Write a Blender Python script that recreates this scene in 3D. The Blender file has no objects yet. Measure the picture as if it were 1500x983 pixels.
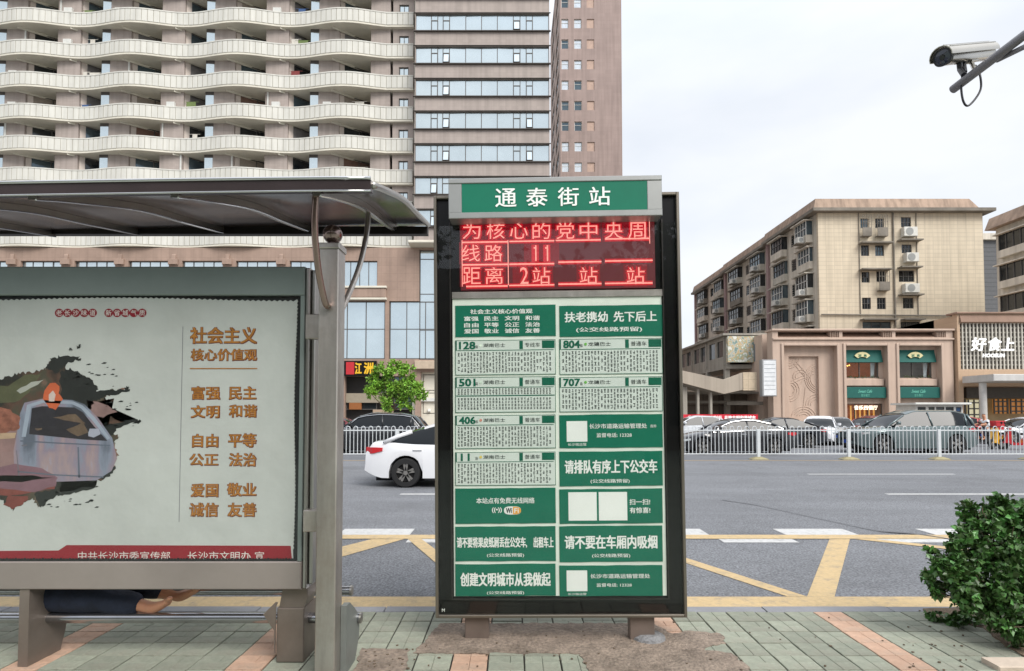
import bpy, math, random
from mathutils import Vector, Matrix
S = bpy.context.scene
C = S.collection
R = math.radians
random.seed(7)
# ------------------------------------------------------------------ camera
F = 850.0; TH = R(2.0); HZ = 605.0; CYP = HZ - F*math.tan(TH); CH = 1.55
cd = bpy.data.cameras.new('camera'); cam = bpy.data.objects.new('camera', cd); C.objects.link(cam)
cam.location = (0, 0, CH); cam.rotation_euler = (R(90)+TH, 0, 0)
cd.sensor_width = 36; cd.lens = 36*F/1500; cd.shift_y = (CYP-491.5)/1500
cd.clip_start = 0.05; cd.clip_end = 3000
S.camera = cam
# ------------------------------------------------------------------ world: bright thin overcast over a Nishita sky
SUN_EL, SUN_ROT = 44, 142      # compass rotation: behind the camera, to the right
w = bpy.data.worlds.new('World'); S.world = w; w.use_nodes = True
nt = w.node_tree; nt.nodes.clear()
def N(tree, t, **k):
    n = tree.nodes.new(t)
    for a, b in k.items(): setattr(n, a, b)
    return n
out = N(nt, 'ShaderNodeOutputWorld'); bg = N(nt, 'ShaderNodeBackground'); bg.inputs[1].default_value = 0.1
sky = N(nt, 'ShaderNodeTexSky', sky_type='NISHITA', sun_disc=False)
sky.sun_elevation = R(SUN_EL); sky.sun_rotation = R(SUN_ROT)
tc = N(nt, 'ShaderNodeTexCoord'); mp = N(nt, 'ShaderNodeMapping'); mp.inputs['Scale'].default_value = (1, 1, 2.6)
no = N(nt, 'ShaderNodeTexNoise'); no.inputs['Scale'].default_value = 1.7; no.inputs['Detail'].default_value = 5; no.inputs['Roughness'].default_value = .5
cr = N(nt, 'ShaderNodeValToRGB')
cr.color_ramp.elements[0].position = .34; cr.color_ramp.elements[0].color = (6.7, 7.2, 8.0, 1)
cr.color_ramp.elements[1].position = .64; cr.color_ramp.elements[1].color = (8.6, 8.8, 9.1, 1)
sp = N(nt, 'ShaderNodeSeparateXYZ'); mr = N(nt, 'ShaderNodeMapRange')
mr.inputs['From Min'].default_value = .45; mr.inputs['From Max'].default_value = 1; mr.inputs['To Min'].default_value = 1; mr.inputs['To Max'].default_value = 1.9
ml = N(nt, 'ShaderNodeVectorMath', operation='SCALE'); mx = N(nt, 'ShaderNodeMix', data_type='RGBA'); mx.inputs[0].default_value = .9
L = nt.links.new
L(tc.outputs['Generated'], mp.inputs[0]); L(mp.outputs[0], no.inputs['Vector']); L(no.outputs[0], cr.inputs[0])
L(tc.outputs['Generated'], sp.inputs[0]); L(sp.outputs[2], mr.inputs[0]); L(cr.outputs[0], ml.inputs[0]); L(mr.outputs[0], ml.inputs['Scale'])
L(sky.outputs[0], mx.inputs[6]); L(ml.outputs[0], mx.inputs[7]); L(mx.outputs[2], bg.inputs[0]); L(bg.outputs[0], out.inputs[0])
sd = bpy.data.lights.new('sun', 'SUN'); sd.energy = 2.9; sd.angle = R(34); sd.color = (1, .96, .905)
sun = bpy.data.objects.new('sun', sd); C.objects.link(sun)
az = R(SUN_ROT); el = R(SUN_EL)
sdir = Vector((math.sin(az)*math.cos(el), math.cos(az)*math.cos(el), math.sin(el)))   # towards the sun
sun.rotation_euler = (-sdir).to_track_quat('-Z', 'Y').to_euler(); sun.location = (8, -20, 30)
S.view_settings.view_transform = 'Standard'; S.view_settings.look = 'None'
S.view_settings.exposure = 0.3; S.view_settings.gamma = 1
S.render.engine = 'CYCLES'
S.cycles.max_bounces = 7; S.cycles.diffuse_bounces = 4; S.cycles.transparent_max_bounces = 10

# ------------------------------------------------------------------ measuring: photograph pixel -> place at a known distance
def XZ(px, py, Y):
    u = (px-750)/F; v = (CYP-py)/F
    t = Y/(math.cos(TH)-v*math.sin(TH))
    return t*u, CH+t*(math.sin(TH)+v*math.cos(TH))
def PX(px, Y): return (px-750)/F*Y
def PZ(py, Y): return XZ(750, py, Y)[1]
def G(px, py, z=0.0):                # point on level ground of height z
    Y = F*(CH-z)/(py-HZ)
    for _ in range(3):
        e = PZ(py, Y)-z; Y += e*F/(py-HZ)
    return XZ(px, py, Y)[0], Y
ROAD = -0.12
# ------------------------------------------------------------------ materials
def lin(c):
    if isinstance(c, str):
        c = c.lstrip('#'); c = [int(c[i:i+2], 16)/255 for i in (0, 2, 4)]
    return tuple((x/12.92 if x <= .04045 else ((x+.055)/1.055)**2.4) for x in c)
MATS = {}
def M(name, col='#888888', rough=.6, metal=0, var=.12, scale=3, bump=0, bscale=40, island=0, emit=0, ecol=None, streak=0, grid=None, objvar=0, spec=.5, coat=0, stretch=None, dirt=0, dcol='#4a4238'):
    """procedural principled: base colour x large noise, optional rain streaks, joint grid, per-object or per-leaf variation, bump"""
    if name in MATS: return MATS[name]
    m = bpy.data.materials.new(name); m.use_nodes = True; t = m.node_tree; b = t.nodes['Principled BSDF']; l = t.links.new
    col = lin(col) if isinstance(col, str) else col
    b.inputs['Roughness'].default_value = rough; b.inputs['Metallic'].default_value = metal; b.inputs['Specular IOR Level'].default_value = spec
    if coat: b.inputs['Coat Weight'].default_value = coat; b.inputs['Coat Roughness'].default_value = .03
    tc = N(t, 'ShaderNodeTexCoord')
    src = N(t, 'ShaderNodeRGB'); src.outputs[0].default_value = (*col, 1); cur = src.outputs[0]
    def mult(fac_socket, lo, hi, a0=.3, a1=.7):
        nonlocal cur
        r = N(t, 'ShaderNodeMapRange'); r.inputs['From Min'].default_value = a0; r.inputs['From Max'].default_value = a1
        r.inputs['To Min'].default_value = lo; r.inputs['To Max'].default_value = hi; l(fac_socket, r.inputs[0])
        s = N(t, 'ShaderNodeVectorMath', operation='SCALE'); l(cur, s.inputs[0]); l(r.outputs[0], s.inputs['Scale']); cur = s.outputs[0]
    if var:
        n = N(t, 'ShaderNodeTexNoise'); n.inputs['Scale'].default_value = scale; n.inputs['Detail'].default_value = 6; n.inputs['Roughness'].default_value = .65
        if stretch:
            mp = N(t, 'ShaderNodeMapping'); mp.inputs['Scale'].default_value = stretch; l(tc.outputs['Object'], mp.inputs[0]); l(mp.outputs[0], n.inputs['Vector'])
        else: l(tc.outputs['Object'], n.inputs['Vector'])
        mult(n.outputs[0], 1-var, 1+var)
    if streak:
        mp = N(t, 'ShaderNodeMapping'); mp.inputs['Scale'].default_value = (2.2, 2.2, .13); l(tc.outputs['Object'], mp.inputs[0])
        n = N(t, 'ShaderNodeTexNoise'); n.inputs['Scale'].default_value = 1.1; n.inputs['Detail'].default_value = 4; l(mp.outputs[0], n.inputs['Vector'])
        mult(n.outputs[0], 1-streak, 1.03, .35, .6)
    if dirt:
        n = N(t, 'ShaderNodeTexNoise'); n.inputs['Scale'].default_value = scale*.35; n.inputs['Detail'].default_value = 8; n.inputs['Roughness'].default_value = .7; l(tc.outputs['Object'], n.inputs['Vector'])
        r = N(t, 'ShaderNodeMapRange'); r.inputs['From Min'].default_value = .5; r.inputs['From Max'].default_value = .72; r.inputs['To Max'].default_value = dirt; l(n.outputs[0], r.inputs[0])
        x = N(t, 'ShaderNodeMix', data_type='RGBA'); l(r.outputs[0], x.inputs[0]); l(cur, x.inputs[6]); x.inputs[7].default_value = (*lin(dcol), 1); cur = x.outputs[2]
    if grid:      # (axis 'x' or 'y', cell width, cell height, joint, darkness)
        ax, gw, gh, gj, gd = grid
        se = N(t, 'ShaderNodeSeparateXYZ'); l(tc.outputs['Object'], se.inputs[0]); co = N(t, 'ShaderNodeCombineXYZ')
        l(se.outputs[0 if ax in 'xg' else 1], co.inputs[0]); l(se.outputs[1 if ax == 'g' else 2], co.inputs[1])
        br = N(t, 'ShaderNodeTexBrick', offset=0.0); br.inputs['Scale'].default_value = 1; br.inputs['Brick Width'].default_value = gw; br.inputs['Row Height'].default_value = gh
        br.inputs['Mortar Size'].default_value = gj; br.inputs['Color1'].default_value = (1, 1, 1, 1); br.inputs['Color2'].default_value = (.93, .93, .93, 1); br.inputs['Mortar'].default_value = (gd, gd, gd, 1)
        l(co.outputs[0], br.inputs['Vector'])
        x = N(t, 'ShaderNodeMix', data_type='RGBA', blend_type='MULTIPLY'); x.inputs[0].default_value = 1; l(cur, x.inputs[6]); l(br.outputs[0], x.inputs[7]); cur = x.outputs[2]
    if island:
        g = N(t, 'ShaderNodeNewGeometry'); mult(g.outputs['Random Per Island'], 1-island, 1+island, 0, 1)
        h = N(t, 'ShaderNodeHueSaturation'); r = N(t, 'ShaderNodeMapRange'); r.inputs['To Min'].default_value = .475; r.inputs['To Max'].default_value = .515
        l(g.outputs['Random Per Island'], r.inputs[0]); l(r.outputs[0], h.inputs[0]); l(cur, h.inputs['Color']); cur = h.outputs[0]
    if objvar:
        g = N(t, 'ShaderNodeObjectInfo'); mult(g.outputs['Random'], 1-objvar, 1+objvar, 0, 1)
    l(cur, b.inputs['Base Color'])
    if bump:
        n = N(t, 'ShaderNodeTexNoise'); n.inputs['Scale'].default_value = bscale; n.inputs['Detail'].default_value = 4; l(tc.outputs['Object'], n.inputs['Vector'])
        bu = N(t, 'ShaderNodeBump'); bu.inputs['Strength'].default_value = bump; bu.inputs['Distance'].default_value = .02; l(n.outputs[0], bu.inputs['Height']); l(bu.outputs[0], b.inputs['Normal'])
    if emit:
        b.inputs['Emission Color'].default_value = (*(lin(ecol) if ecol else col), 1); b.inputs['Emission Strength'].default_value = emit
    MATS[name] = m; return m
def pane_mat(name, tint=(1, 1, 1), gl=1.0):
    if name in MATS: return MATS[name]
    m = bpy.data.materials.new(name); m.use_nodes = True; t = m.node_tree; t.nodes.clear(); l = t.links.new
    o = N(t, 'ShaderNodeOutputMaterial'); tr = N(t, 'ShaderNodeBsdfTransparent'); tr.inputs[0].default_value = (*tint, 1)
    g = N(t, 'ShaderNodeBsdfGlossy'); g.inputs['Roughness'].default_value = .015; g.inputs[0].default_value = (gl, gl, gl, 1)
    f = N(t, 'ShaderNodeFresnel'); x = N(t, 'ShaderNodeMixShader')
    ge = N(t, 'ShaderNodeNewGeometry'); mi = N(t, 'ShaderNodeMapRange'); mi.inputs['To Min'].default_value = 1.42; mi.inputs['To Max'].default_value = 1/1.42; l(ge.outputs['Backfacing'], mi.inputs[0]); l(mi.outputs[0], f.inputs[0])
    l(f.outputs[0], x.inputs[0]); l(tr.outputs[0], x.inputs[1]); l(g.outputs[0], x.inputs[2]); l(x.outputs[0], o.inputs[0])
    MATS[name] = m; return m
# ------------------------------------------------------------------ mesh building
class MB:
    def __init__(s): s.v = []; s.f = []; s.mi = []; s.m = 0
    def add(s, vs, fs, m=None):
        b = len(s.v); s.v += [tuple(p) for p in vs]; s.f += [[b+i for i in f] for f in fs]; s.mi += [s.m if m is None else m]*len(fs); return s
    def box(s, x0, x1, y0, y1, z0, z1, m=None):
        vs = [(x, y, z) for z in (z0, z1) for x, y in ((x0, y0), (x1, y0), (x1, y1), (x0, y1))]
        return s.add(vs, [(3, 2, 1, 0), (4, 5, 6, 7), (0, 1, 5, 4), (1, 2, 6, 5), (2, 3, 7, 6), (3, 0, 4, 7)], m)
    def bbox(s, x0, x1, y0, y1, z0, z1, b=.01, m=None):    # box with bevelled front and back edges (all 4 y-parallel and front rims)
        rings = []
        for y, k in ((y0, b), (y0+b, 0), (y1-b, 0), (y1, b)):
            rings.append([(x0+k, y, z0+k), (x1-k, y, z0+k), (x1-k, y, z1-k), (x0+k, y, z1-k)])
        n = 4; vs = sum(rings, []); fs = [(0, 1, 2, 3)]
        for i in range(3):
            for j in range(n): fs.append((i*n+j, (i+1)*n+j, (i+1)*n+(j+1) % n, i*n+(j+1) % n))
        fs.append((15, 14, 13, 12)); return s.add(vs, fs, m)
    def prism(s, poly, a, b, axis='y', m=None):   # poly in the two other axes
        n = len(poly)
        def P(p, t): return {'y': (p[0], t, p[1]), 'x': (t, p[0], p[1]), 'z': (p[0], p[1], t)}[axis]
        vs = [P(p, a) for p in poly]+[P(p, b) for p in poly]
        fs = [list(range(n)), list(range(2*n-1, n-1, -1))]+[(i, i+n, (i+1) % n+n, (i+1) % n) for i in range(n)]
        return s.add(vs, fs, m)
    def quad(s, a, b, c, d, m=None): return s.add([a, b, c, d], [(0, 1, 2, 3)], m)
    def loft(s, rings, closed=True, cap=True, m=None):
        n = len(rings[0]); vs = sum([list(r) for r in rings], []); fs = []
        for i in range(len(rings)-1):
            for j in range(n if closed else n-1): fs.append((i*n+j, i*n+(j+1) % n, (i+1)*n+(j+1) % n, (i+1)*n+j))
        if cap: fs.append(list(range(n))[::-1]); fs.append([(len(rings)-1)*n+j for j in range(n)])
        return s.add(vs, fs, m)
    def tube(s, pts, r, n=10, m=None, cap=True):
        pts = [Vector(p) for p in pts]; rs = r if isinstance(r, (list, tuple)) else [r]*len(pts); rings = []; up = None
        for i, p in enumerate(pts):
            d = (pts[min(i+1, len(pts)-1)]-pts[max(i-1, 0)]).normalized()
            if up is None: up = d.orthogonal().normalized()
            up = (up-d*up.dot(d)).normalized(); sd = d.cross(up)
            rings.append([tuple(p+(up*math.cos(2*math.pi*k/n)+sd*math.sin(2*math.pi*k/n))*rs[i]) for k in range(n)])
        return s.loft(rings, True, cap, m)
    def lathe(s, prof, c=(0, 0, 0), n=20, axis='z', m=None, cap=True):   # prof: (radius, height)
        rings = []
        for r, h in prof:
            ring = []
            for k in range(n):
                a = 2*math.pi*k/n; x, y = r*math.cos(a), r*math.sin(a)
                ring.append({'z': (c[0]+x, c[1]+y, c[2]+h), 'y': (c[0]+x, c[1]+h, c[2]+y), 'x': (c[0]+h, c[1]+x, c[2]+y)}[axis])
            rings.append(ring)
        return s.loft(rings, True, cap, m)
    def build(s, name, mats, parent=None, loc=None, smooth=False, kind=None, auto=None):
        me = bpy.data.meshes.new(name); me.from_pydata(s.v, [], s.f)
        for m in (mats if isinstance(mats, (list, tuple)) else [mats]): me.materials.append(m)
        if any(s.mi): me.polygons.foreach_set('material_index', s.mi)
        if smooth or auto:
            me.polygons.foreach_set('use_smooth', [True]*len(me.polygons))
            if auto: me.set_sharp_from_angle(angle=R(auto))
        me.update()
        o = bpy.data.objects.new(name, me); C.objects.link(o)
        if parent: o.parent = parent
        if loc: o.location = loc
        if kind: o['kind'] = kind
        return o
def tag(o, label=None, cat=None, group=None, kind=None):
    if label: o['label'] = label
    if cat: o['category'] = cat
    if group: o['group'] = group
    if kind: o['kind'] = kind
    return o
def thing(name, label, cat, loc=(0, 0, 0), rz=0, group=None):
    o = bpy.data.objects.new(name, None); o.empty_display_size = .1; C.objects.link(o); o.location = loc; o.rotation_euler = (0, 0, rz)
    return tag(o, label, cat, group)
def struct(mb, name, mat, **k): o = mb.build(name, mat, **k); o['kind'] = 'structure'; return o
KIDS = {}
def copy_tree(o, parent=None):
    kids = [k for k in o.children]
    c = o.copy(); C.objects.link(c); c.parent = parent
    for k in kids: copy_tree(k, c)
    return c
def inst(o, parent, loc=(0, 0, 0), rot=None):
    c = o.copy(); C.objects.link(c); c.parent = parent; c.location = loc
    if rot: c.rotation_euler = rot
    return c
def smoothpath(pts, k=8):
    P = [Vector(p) for p in pts]; P = [2*P[0]-P[1]]+P+[2*P[-1]-P[-2]]; o = []
    for i in range(1, len(P)-2):
        for j in range(k):
            t = j/k; a, b, c, d = P[i-1:i+3]
            o.append(.5*((2*b)+(c-a)*t+(2*a-5*b+4*c-d)*t*t+(-a+3*b-3*c+d)*t**3))
    return o+[P[-2]]
# ------------------------------------------------------------------ lettering (flat print or raised, from Blender's own font)
TXT = {}
def glyphs(body):
    k = body
    if k not in TXT:
        c = bpy.data.curves.new('lettering', 'FONT'); c.body = body; c.size = 1; c.resolution_u = 2
        o = bpy.data.objects.new('lettering', c); C.objects.link(o); bpy.context.view_layer.update()
        me = bpy.data.meshes.new_from_object(o)
        vs = [tuple(v.co[:2]) for v in me.vertices]; fs = [tuple(p.vertices) for p in me.polygons]
        bpy.data.objects.remove(o); bpy.data.curves.remove(c); bpy.data.meshes.remove(me)
        TXT[k] = (vs, fs)
    return TXT[k]
def text(mb, body, cx, cz, wd, ht, y, bold=.0, m=None, shear=0, depth=0):
    """lettering stretched to a wd x ht box centred at (cx, cz) on a plane facing -Y; bold = stroke thickening in character heights"""
    vs, fs = glyphs(body)
    if not vs: return
    x0 = min(v[0] for v in vs); x1 = max(v[0] for v in vs); z0 = min(v[1] for v in vs); z1 = max(v[1] for v in vs)
    if body in '一-—': z0, z1 = z0-.35, z1+.35
    bo = max(0, bold)*ht
    pts = [((v[0]-(x0+x1)/2)/(x1-x0)*(wd-2*bo)+cx, (v[1]-(z0+z1)/2)/(z1-z0)*(ht-2*bo)) for v in vs]
    P = [(p[0]+shear*p[1], y, p[1]+cz) for p in pts]
    if bo:
        for i, (dx, dz) in enumerate(((-1, -.7), (1, .7), (-1, .7), (1, -.7))): mb.add([(p[0]+dx*bo, p[1]+.00006*(i+1), p[2]+dz*bo) for p in P], fs, m)
    mb.add(P, fs, m)
    if depth:
        ed = {}
        for f in fs:
            for i in range(len(f)):
                a, b = f[i], f[(i+1) % len(f)]
                if (b, a) in ed: del ed[(b, a)]
                else: ed[(a, b)] = 1
        n = len(P); mb.add(P+[(p[0], y+depth, p[2]) for p in P], [(b, a, a+n, b+n) for a, b in ed], m)
# ================================================================== SETTING: ground, road, pavement
m_asph = M('asphalt', '#707276', .85, var=.16, scale=1.1, stretch=(.12, 1, 1), bump=.5, bscale=180, island=0, dirt=.6, dcol='#58595c')
t = m_asph.node_tree   # fine aggregate speckle
def speckle(m, scale, lo, hi):
    t = m.node_tree; b = t.nodes['Principled BSDF']; l = t.links.new; old = b.inputs['Base Color'].links[0].from_socket
    tc = N(t, 'ShaderNodeTexCoord'); n = N(t, 'ShaderNodeTexNoise'); n.inputs['Scale'].default_value = scale; n.inputs['Detail'].default_value = 2; l(tc.outputs['Object'], n.inputs['Vector'])
    r = N(t, 'ShaderNodeMapRange'); r.inputs['From Min'].default_value = .3; r.inputs['From Max'].default_value = .7; r.inputs['To Min'].default_value = lo; r.inputs['To Max'].default_value = hi; l(n.outputs[0], r.inputs[0])
    s = N(t, 'ShaderNodeVectorMath', operation='SCALE'); l(old, s.inputs[0]); l(r.outputs[0], s.inputs['Scale']); l(s.outputs[0], b.inputs['Base Color'])
speckle(m_asph, 48, .5, 1.5)
m_conc = M('concrete', '#8d8982', .85, var=.18, scale=2, bump=.4, bscale=60, dirt=.3)
m_kerb = M('kerb_stone', '#85868a', .8, var=.12, scale=4, bump=.4, bscale=70, objvar=.08)
g = MB(); g.quad((-1500, -600, -.16), (1500, -600, -.16), (1500, 2500, -.16), (-1500, 2500, -.16)); struct(g, 'ground', M('ground', '#77736c', .9, scale=.05))
g = MB(); g.quad((-200, 4.72, ROAD), (200, 4.72, ROAD), (200, 37.0, ROAD), (-200, 37.0, ROAD)); struct(g, 'road', m_asph)
g = MB(); g.quad((-200, 37.2, .0), (200, 37.2, .0), (200, 130, .0), (-200, 130, .0)); struct(g, 'far_pavement', M('far_pavement', '#8d8780', .9, scale=.5, grid=('g', .6, .6, .02, .8)))
g = MB(); g.box(-200, 200, 37.0, 37.2, -.15, .01); struct(g, 'far_kerb', m_kerb)
m_tile = M('tile_green', '#8a8e7f', .8, var=.2, scale=11, bump=.5, bscale=120, objvar=.15, dirt=.75, dcol='#7d766b')
m_tilep = M('tile_pink', '#b5957f', .8, var=.18, scale=11, bump=.5, bscale=120, objvar=.12, dirt=.65, dcol='#877f74')
m_pave = M('pavement_far', '#959d90', .8, var=.14, scale=5, bump=.3, bscale=100, dirt=.4, dcol='#877f74', grid=('g', .227, .205, .006, .7))
TX0, TX1, TY0, TY1 = -4.6905, 4.6165, 3.15, 4.59
def sheet(x0, x1, y0, y1, z): return [(x0, y0, z), (x1, y0, z), (x1, y1, z), (x0, y1, z)]
g = MB()
for a in ((-200, TX0, -30, TY1), (TX1, 200, -30, TY1), (TX0, TX1, -30, TY0)): g.quad(*sheet(*a, 0))
pav = struct(g, 'pavement', m_pave)
g = MB(); g.quad(*sheet(TX0, TX1, TY0, TY1, -.012)); struct(g, 'joint_bed', M('joint_sand', '#2c2924', .95, var=.2, scale=20)).parent = pav
# kerb stones, each one a piece
g = MB()
g.bbox(0, .99, 0, .125, -.22, .0, .008); k0 = g.build('kerb_stone', m_kerb, pav, (-6.0, TY1+.004, 0))
for i in range(1, 12): inst(k0, pav, (-6.0+i, TY1+.004, random.uniform(-.003, .002)))
g = MB(); g.box(-200, -6.004, TY1+.004, TY1+.129, -.22, 0); g.box(6.0, 200, TY1+.004, TY1+.129, -.22, 0); struct(g, 'kerb', m_kerb)
# cement patches where paving was taken up
def inpoly(p, poly):
    x, y = p; c = False; j = len(poly)-1
    for i in range(len(poly)):
        a, b = poly[i], poly[j]
        if (a[1] > y) != (b[1] > y) and x < (b[0]-a[0])*(y-a[1])/(b[1]-a[1])+a[0]: c = not c
        j = i
    return c
PATCH = [[G(*p) for p in q] for q in (
    [(645, 914), (800, 913), (960, 914), (985, 929), (1010, 924), (1058, 929), (1062, 942), (1024, 953), (1072, 957), (1096, 978), (1112, 1000), (868, 1002), (850, 957), (606, 957)],
    [(512, 1010), (530, 950), (600, 952), (596, 975), (588, 1010)])]
rng = random.Random(5)
m_patch = M('cement_patch', '#86786b', .95, var=.3, scale=7, bump=1.0, bscale=45, dirt=.95, dcol='#574b40'); speckle(m_patch, 40, .75, 1.2)
for q in PATCH:
    out_ = []
    for i in range(len(q)):
        a, b = Vector(q[i]), Vector(q[(i+1) % len(q)]); n = max(2, int((b-a).length/.035)); nrm = Vector((-(b-a).y, (b-a).x)).normalized()
        for j in range(n): out_.append(tuple(a.lerp(b, j/n)+nrm*rng.uniform(-.014, .014)))
    g = MB(); g.prism(out_, -.02, .0035, 'z'); g.build('cement_patch', m_patch, pav)
variants = []
for m_ in (m_tile, m_tilep):
    for kind in range(3):
        g = MB(); W_, H_ = .227-.008, .205-.006
        cells = {0: [(0, .5, 0, .5), (.5, 1, 0, .5), (0, .5, .5, 1), (.5, 1, .5, 1)], 1: [(0, 1, 0, .5), (0, .62, .5, 1), (.62, 1, .5, 1)], 2: [(0, .5, 0, 1), (.5, 1, 0, .55), (.5, 1, .55, 1)]}[kind]
        for x0, x1, y0, y1 in cells:
            X0, X1, Y0, Y1 = (x0-.5)*W_+.001, (x1-.5)*W_-.001, (y0-.5)*H_+.001, (y1-.5)*H_-.001; b = .003
            vs = [(X0, Y0, -.012), (X1, Y0, -.012), (X1, Y1, -.012), (X0, Y1, -.012), (X0, Y0, -b), (X1, Y0, -b), (X1, Y1, -b), (X0, Y1, -b), (X0+b, Y0+b, 0), (X1-b, Y0+b, 0), (X1-b, Y1-b, 0), (X0+b, Y1-b, 0)]
            g.add(vs, [(0, 1, 5, 4), (1, 2, 6, 5), (2, 3, 7, 6), (3, 0, 4, 7), (4, 5, 9, 8), (5, 6, 10, 9), (6, 7, 11, 10), (7, 4, 8, 11), (8, 9, 10, 11)])
        me = bpy.data.meshes.new('tile'); me.from_pydata(g.v, [], g.f); me.materials.append(m_); variants.append(me)
for i in range(41):
    for j in range(7):
        cx, cy = TX0+.227*(i+.5), TY1-.205*(j+.5)
        if all(inpoly((cx+a, cy+b), q) for a in (-.1, .1) for b in (-.09, .09) for q in PATCH[:1]) or all(inpoly((cx+a, cy+b), PATCH[1]) for a in (-.1, .1) for b in (-.09, .09)): continue
        pink = (i-31) % 6 == 0
        o = bpy.data.objects.new('tile', variants[(3 if pink else 0)+rng.randrange(3)]); C.objects.link(o); o.parent = pav
        o.location = (cx, cy, rng.uniform(-.003, .0015)); o.rotation_euler = (rng.uniform(-.006, .006), rng.uniform(-.006, .006), rng.uniform(-.008, .008))
# soil round the shrub and its stone edging
so = [G(*p) for p in ((1352, 893), (1370, 905), (1400, 912), (1440, 920), (1470, 945), (1500, 963), (1640, 975), (1640, 886), (1500, 885))]
g = MB(); q = []
for i in range(len(so)):
    a, b = Vector(so[i]), Vector(so[(i+1) % len(so)])
    for j in range(8): q.append(tuple(a.lerp(b, j/8)+Vector((rng.uniform(-.012, .012), rng.uniform(-.012, .012)))))
g.prism(q, -.02, .006, 'z'); so_o = g.build('soil', M('soil', '#6f5f4e', .95, var=.3, scale=12, bump=1, bscale=60), pav)
g = MB(); rl = random.Random(77)
for _ in range(90):
    px, py = rl.choice(((rl.uniform(640, 1110), rl.uniform(925, 985)), (rl.uniform(520, 640), rl.uniform(945, 985)), (rl.uniform(1320, 1420), rl.uniform(905, 985)), (rl.uniform(560, 1400), rl.uniform(890, 985))))
    x, y = G(px, py); s_ = rl.uniform(.003, .011); a_ = rl.uniform(0, 6.3); n_ = rl.randint(4, 6); h_ = rl.uniform(.002, .006)
    g.prism([(x+s_*math.cos(a_+6.28*k/n_)*rl.uniform(.6, 1.3), y+s_*math.sin(a_+6.28*k/n_)*rl.uniform(.5, 1)) for k in range(n_)], .002, .004+h_, 'z')
g.build('litter', M('litter', '#5d4f40', .9, var=.4, scale=30), pav, kind='stuff')
a = G(1436, 969); g = MB(); g.bbox(a[0], a[0]+.9, a[1]-.14, a[1], -.02, .03, .008); tag(g.build('edging_stone', M('edge_stone', '#b7a898', .85, scale=6, bump=.3), None), 'pale stone edging block lying on the tiles in the bottom right corner', 'stone block')
# road markings
m_yel = M('road_paint_yellow', '#bda57c', .75, var=.12, scale=24, dirt=.75, dcol='#857d72', bump=.4, bscale=150)
m_wht = M('road_paint_white', '#bcbcbb', .7, var=.1, scale=24, dirt=.75, dcol='#8a8a88', bump=.3, bscale=150)
RZ = ROAD+.004
def strip(a, b, c, d, z): g.quad((*a, z), (*b, z), (*c, z), (*d, z))
g = MB(); g.quad(*sheet(-60, 60, 4.98, 5.33, RZ)); struct(g, 'kerbside_yellow_line', m_yel)
g = MB(); g.quad(*sheet(-60, 60, 7.74, 7.99, RZ+.004)); struct(g, 'bay_yellow_line', m_yel)
g = MB()
for k in (-1, 0, 1):
    o_ = k*6.05
    strip((2.68+o_, 5.332), (2.93+o_, 5.332), (4.47+o_, 7.738), (4.20+o_, 7.738), RZ)
    strip((2.50+o_, 5.332), (2.68+o_, 5.332), (1.52+o_, 7.738), (1.34+o_, 7.738), RZ+.001)
strip((4.52, 7.738), (4.78, 7.738), (6.9, 6.3), (6.7, 6.2), RZ+.002)
strip((-2.4, 6.5), (-2.2, 6.4), (-1.42, 7.738), (-1.62, 7.738), RZ+.002); strip((-1.38, 7.738), (-1.2, 7.738), (-.6, 6.4), (-.8, 6.4), RZ+.003)
struct(g, 'yellow_hatching', m_yel)
g = MB()
for k in range(-9, 10): 
    x = 3.75+k*2.05; g.quad(*sheet(x, x+1.0, 7.99, 8.42, RZ)); g.quad(*sheet(x-1.02, x-.05, 7.53, 7.738, RZ+.0005))
struct(g, 'white_block_marking', m_wht)
g = MB()
for Y, x0 in ((12.0, 7.7), (15.9, 8.07)):
    for k in range(-6, 6): x = x0+10*k; g.quad(*sheet(x, x+4.0, Y-.075, Y+.075, RZ))
for Y in (27.5, 31.5):
    for k in range(-7, 8): x = 3+8*k; g.quad(*sheet(x, x+4.0, Y-.075, Y+.075, RZ))
struct(g, 'lane_marking', m_wht)
g = MB(); g.quad(*sheet(-150, 150, 20.35, 20.5, RZ)); struct(g, 'median_yellow_line', M('old_yellow', '#9c8560', .8, scale=2, dirt=.5, dcol='#807868'))
pts = smoothpath([(*G(*p, ROAD), RZ) for p in ((1058, 733), (1110, 741), (1170, 754), (1235, 768), (1290, 779), (1340, 783), (1400, 792))], 4)
g = MB(); rr = random.Random(3)
for a, b in zip(pts, pts[1:]):
    wa = .035; g.quad((a.x, a.y-wa, RZ+.009), (b.x, b.y-wa, RZ+.009), (b.x, b.y+wa, RZ+.009), (a.x, a.y+wa, RZ+.009))
struct(g, 'tar_seam', M('tar', '#55565a', .6))
# ================================================================== generic steel etc.
m_steel = M('steel', '#a8a5a0', .30, .9, var=.10, scale=2.5, stretch=(1, 1, .2), bump=.04, bscale=30)
m_steeld = M('steel_dull', '#b6b0aa', .34, .85, var=.26, scale=2, stretch=(3, 3, .5), bump=.08, bscale=30, dirt=.5, dcol='#7a6350')
m_steelg = M('steel_frame', '#6f7470', .38, .8, var=.10, scale=2, bump=.03, bscale=20)
m_chrome = M('chrome', '#c8c8c8', .12, 1, var=0)
m_black = M('black_panel', '#050507', .3, spec=.3, var=.3, scale=2)
m_rub = M('rubber', '#191919', .8)
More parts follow.
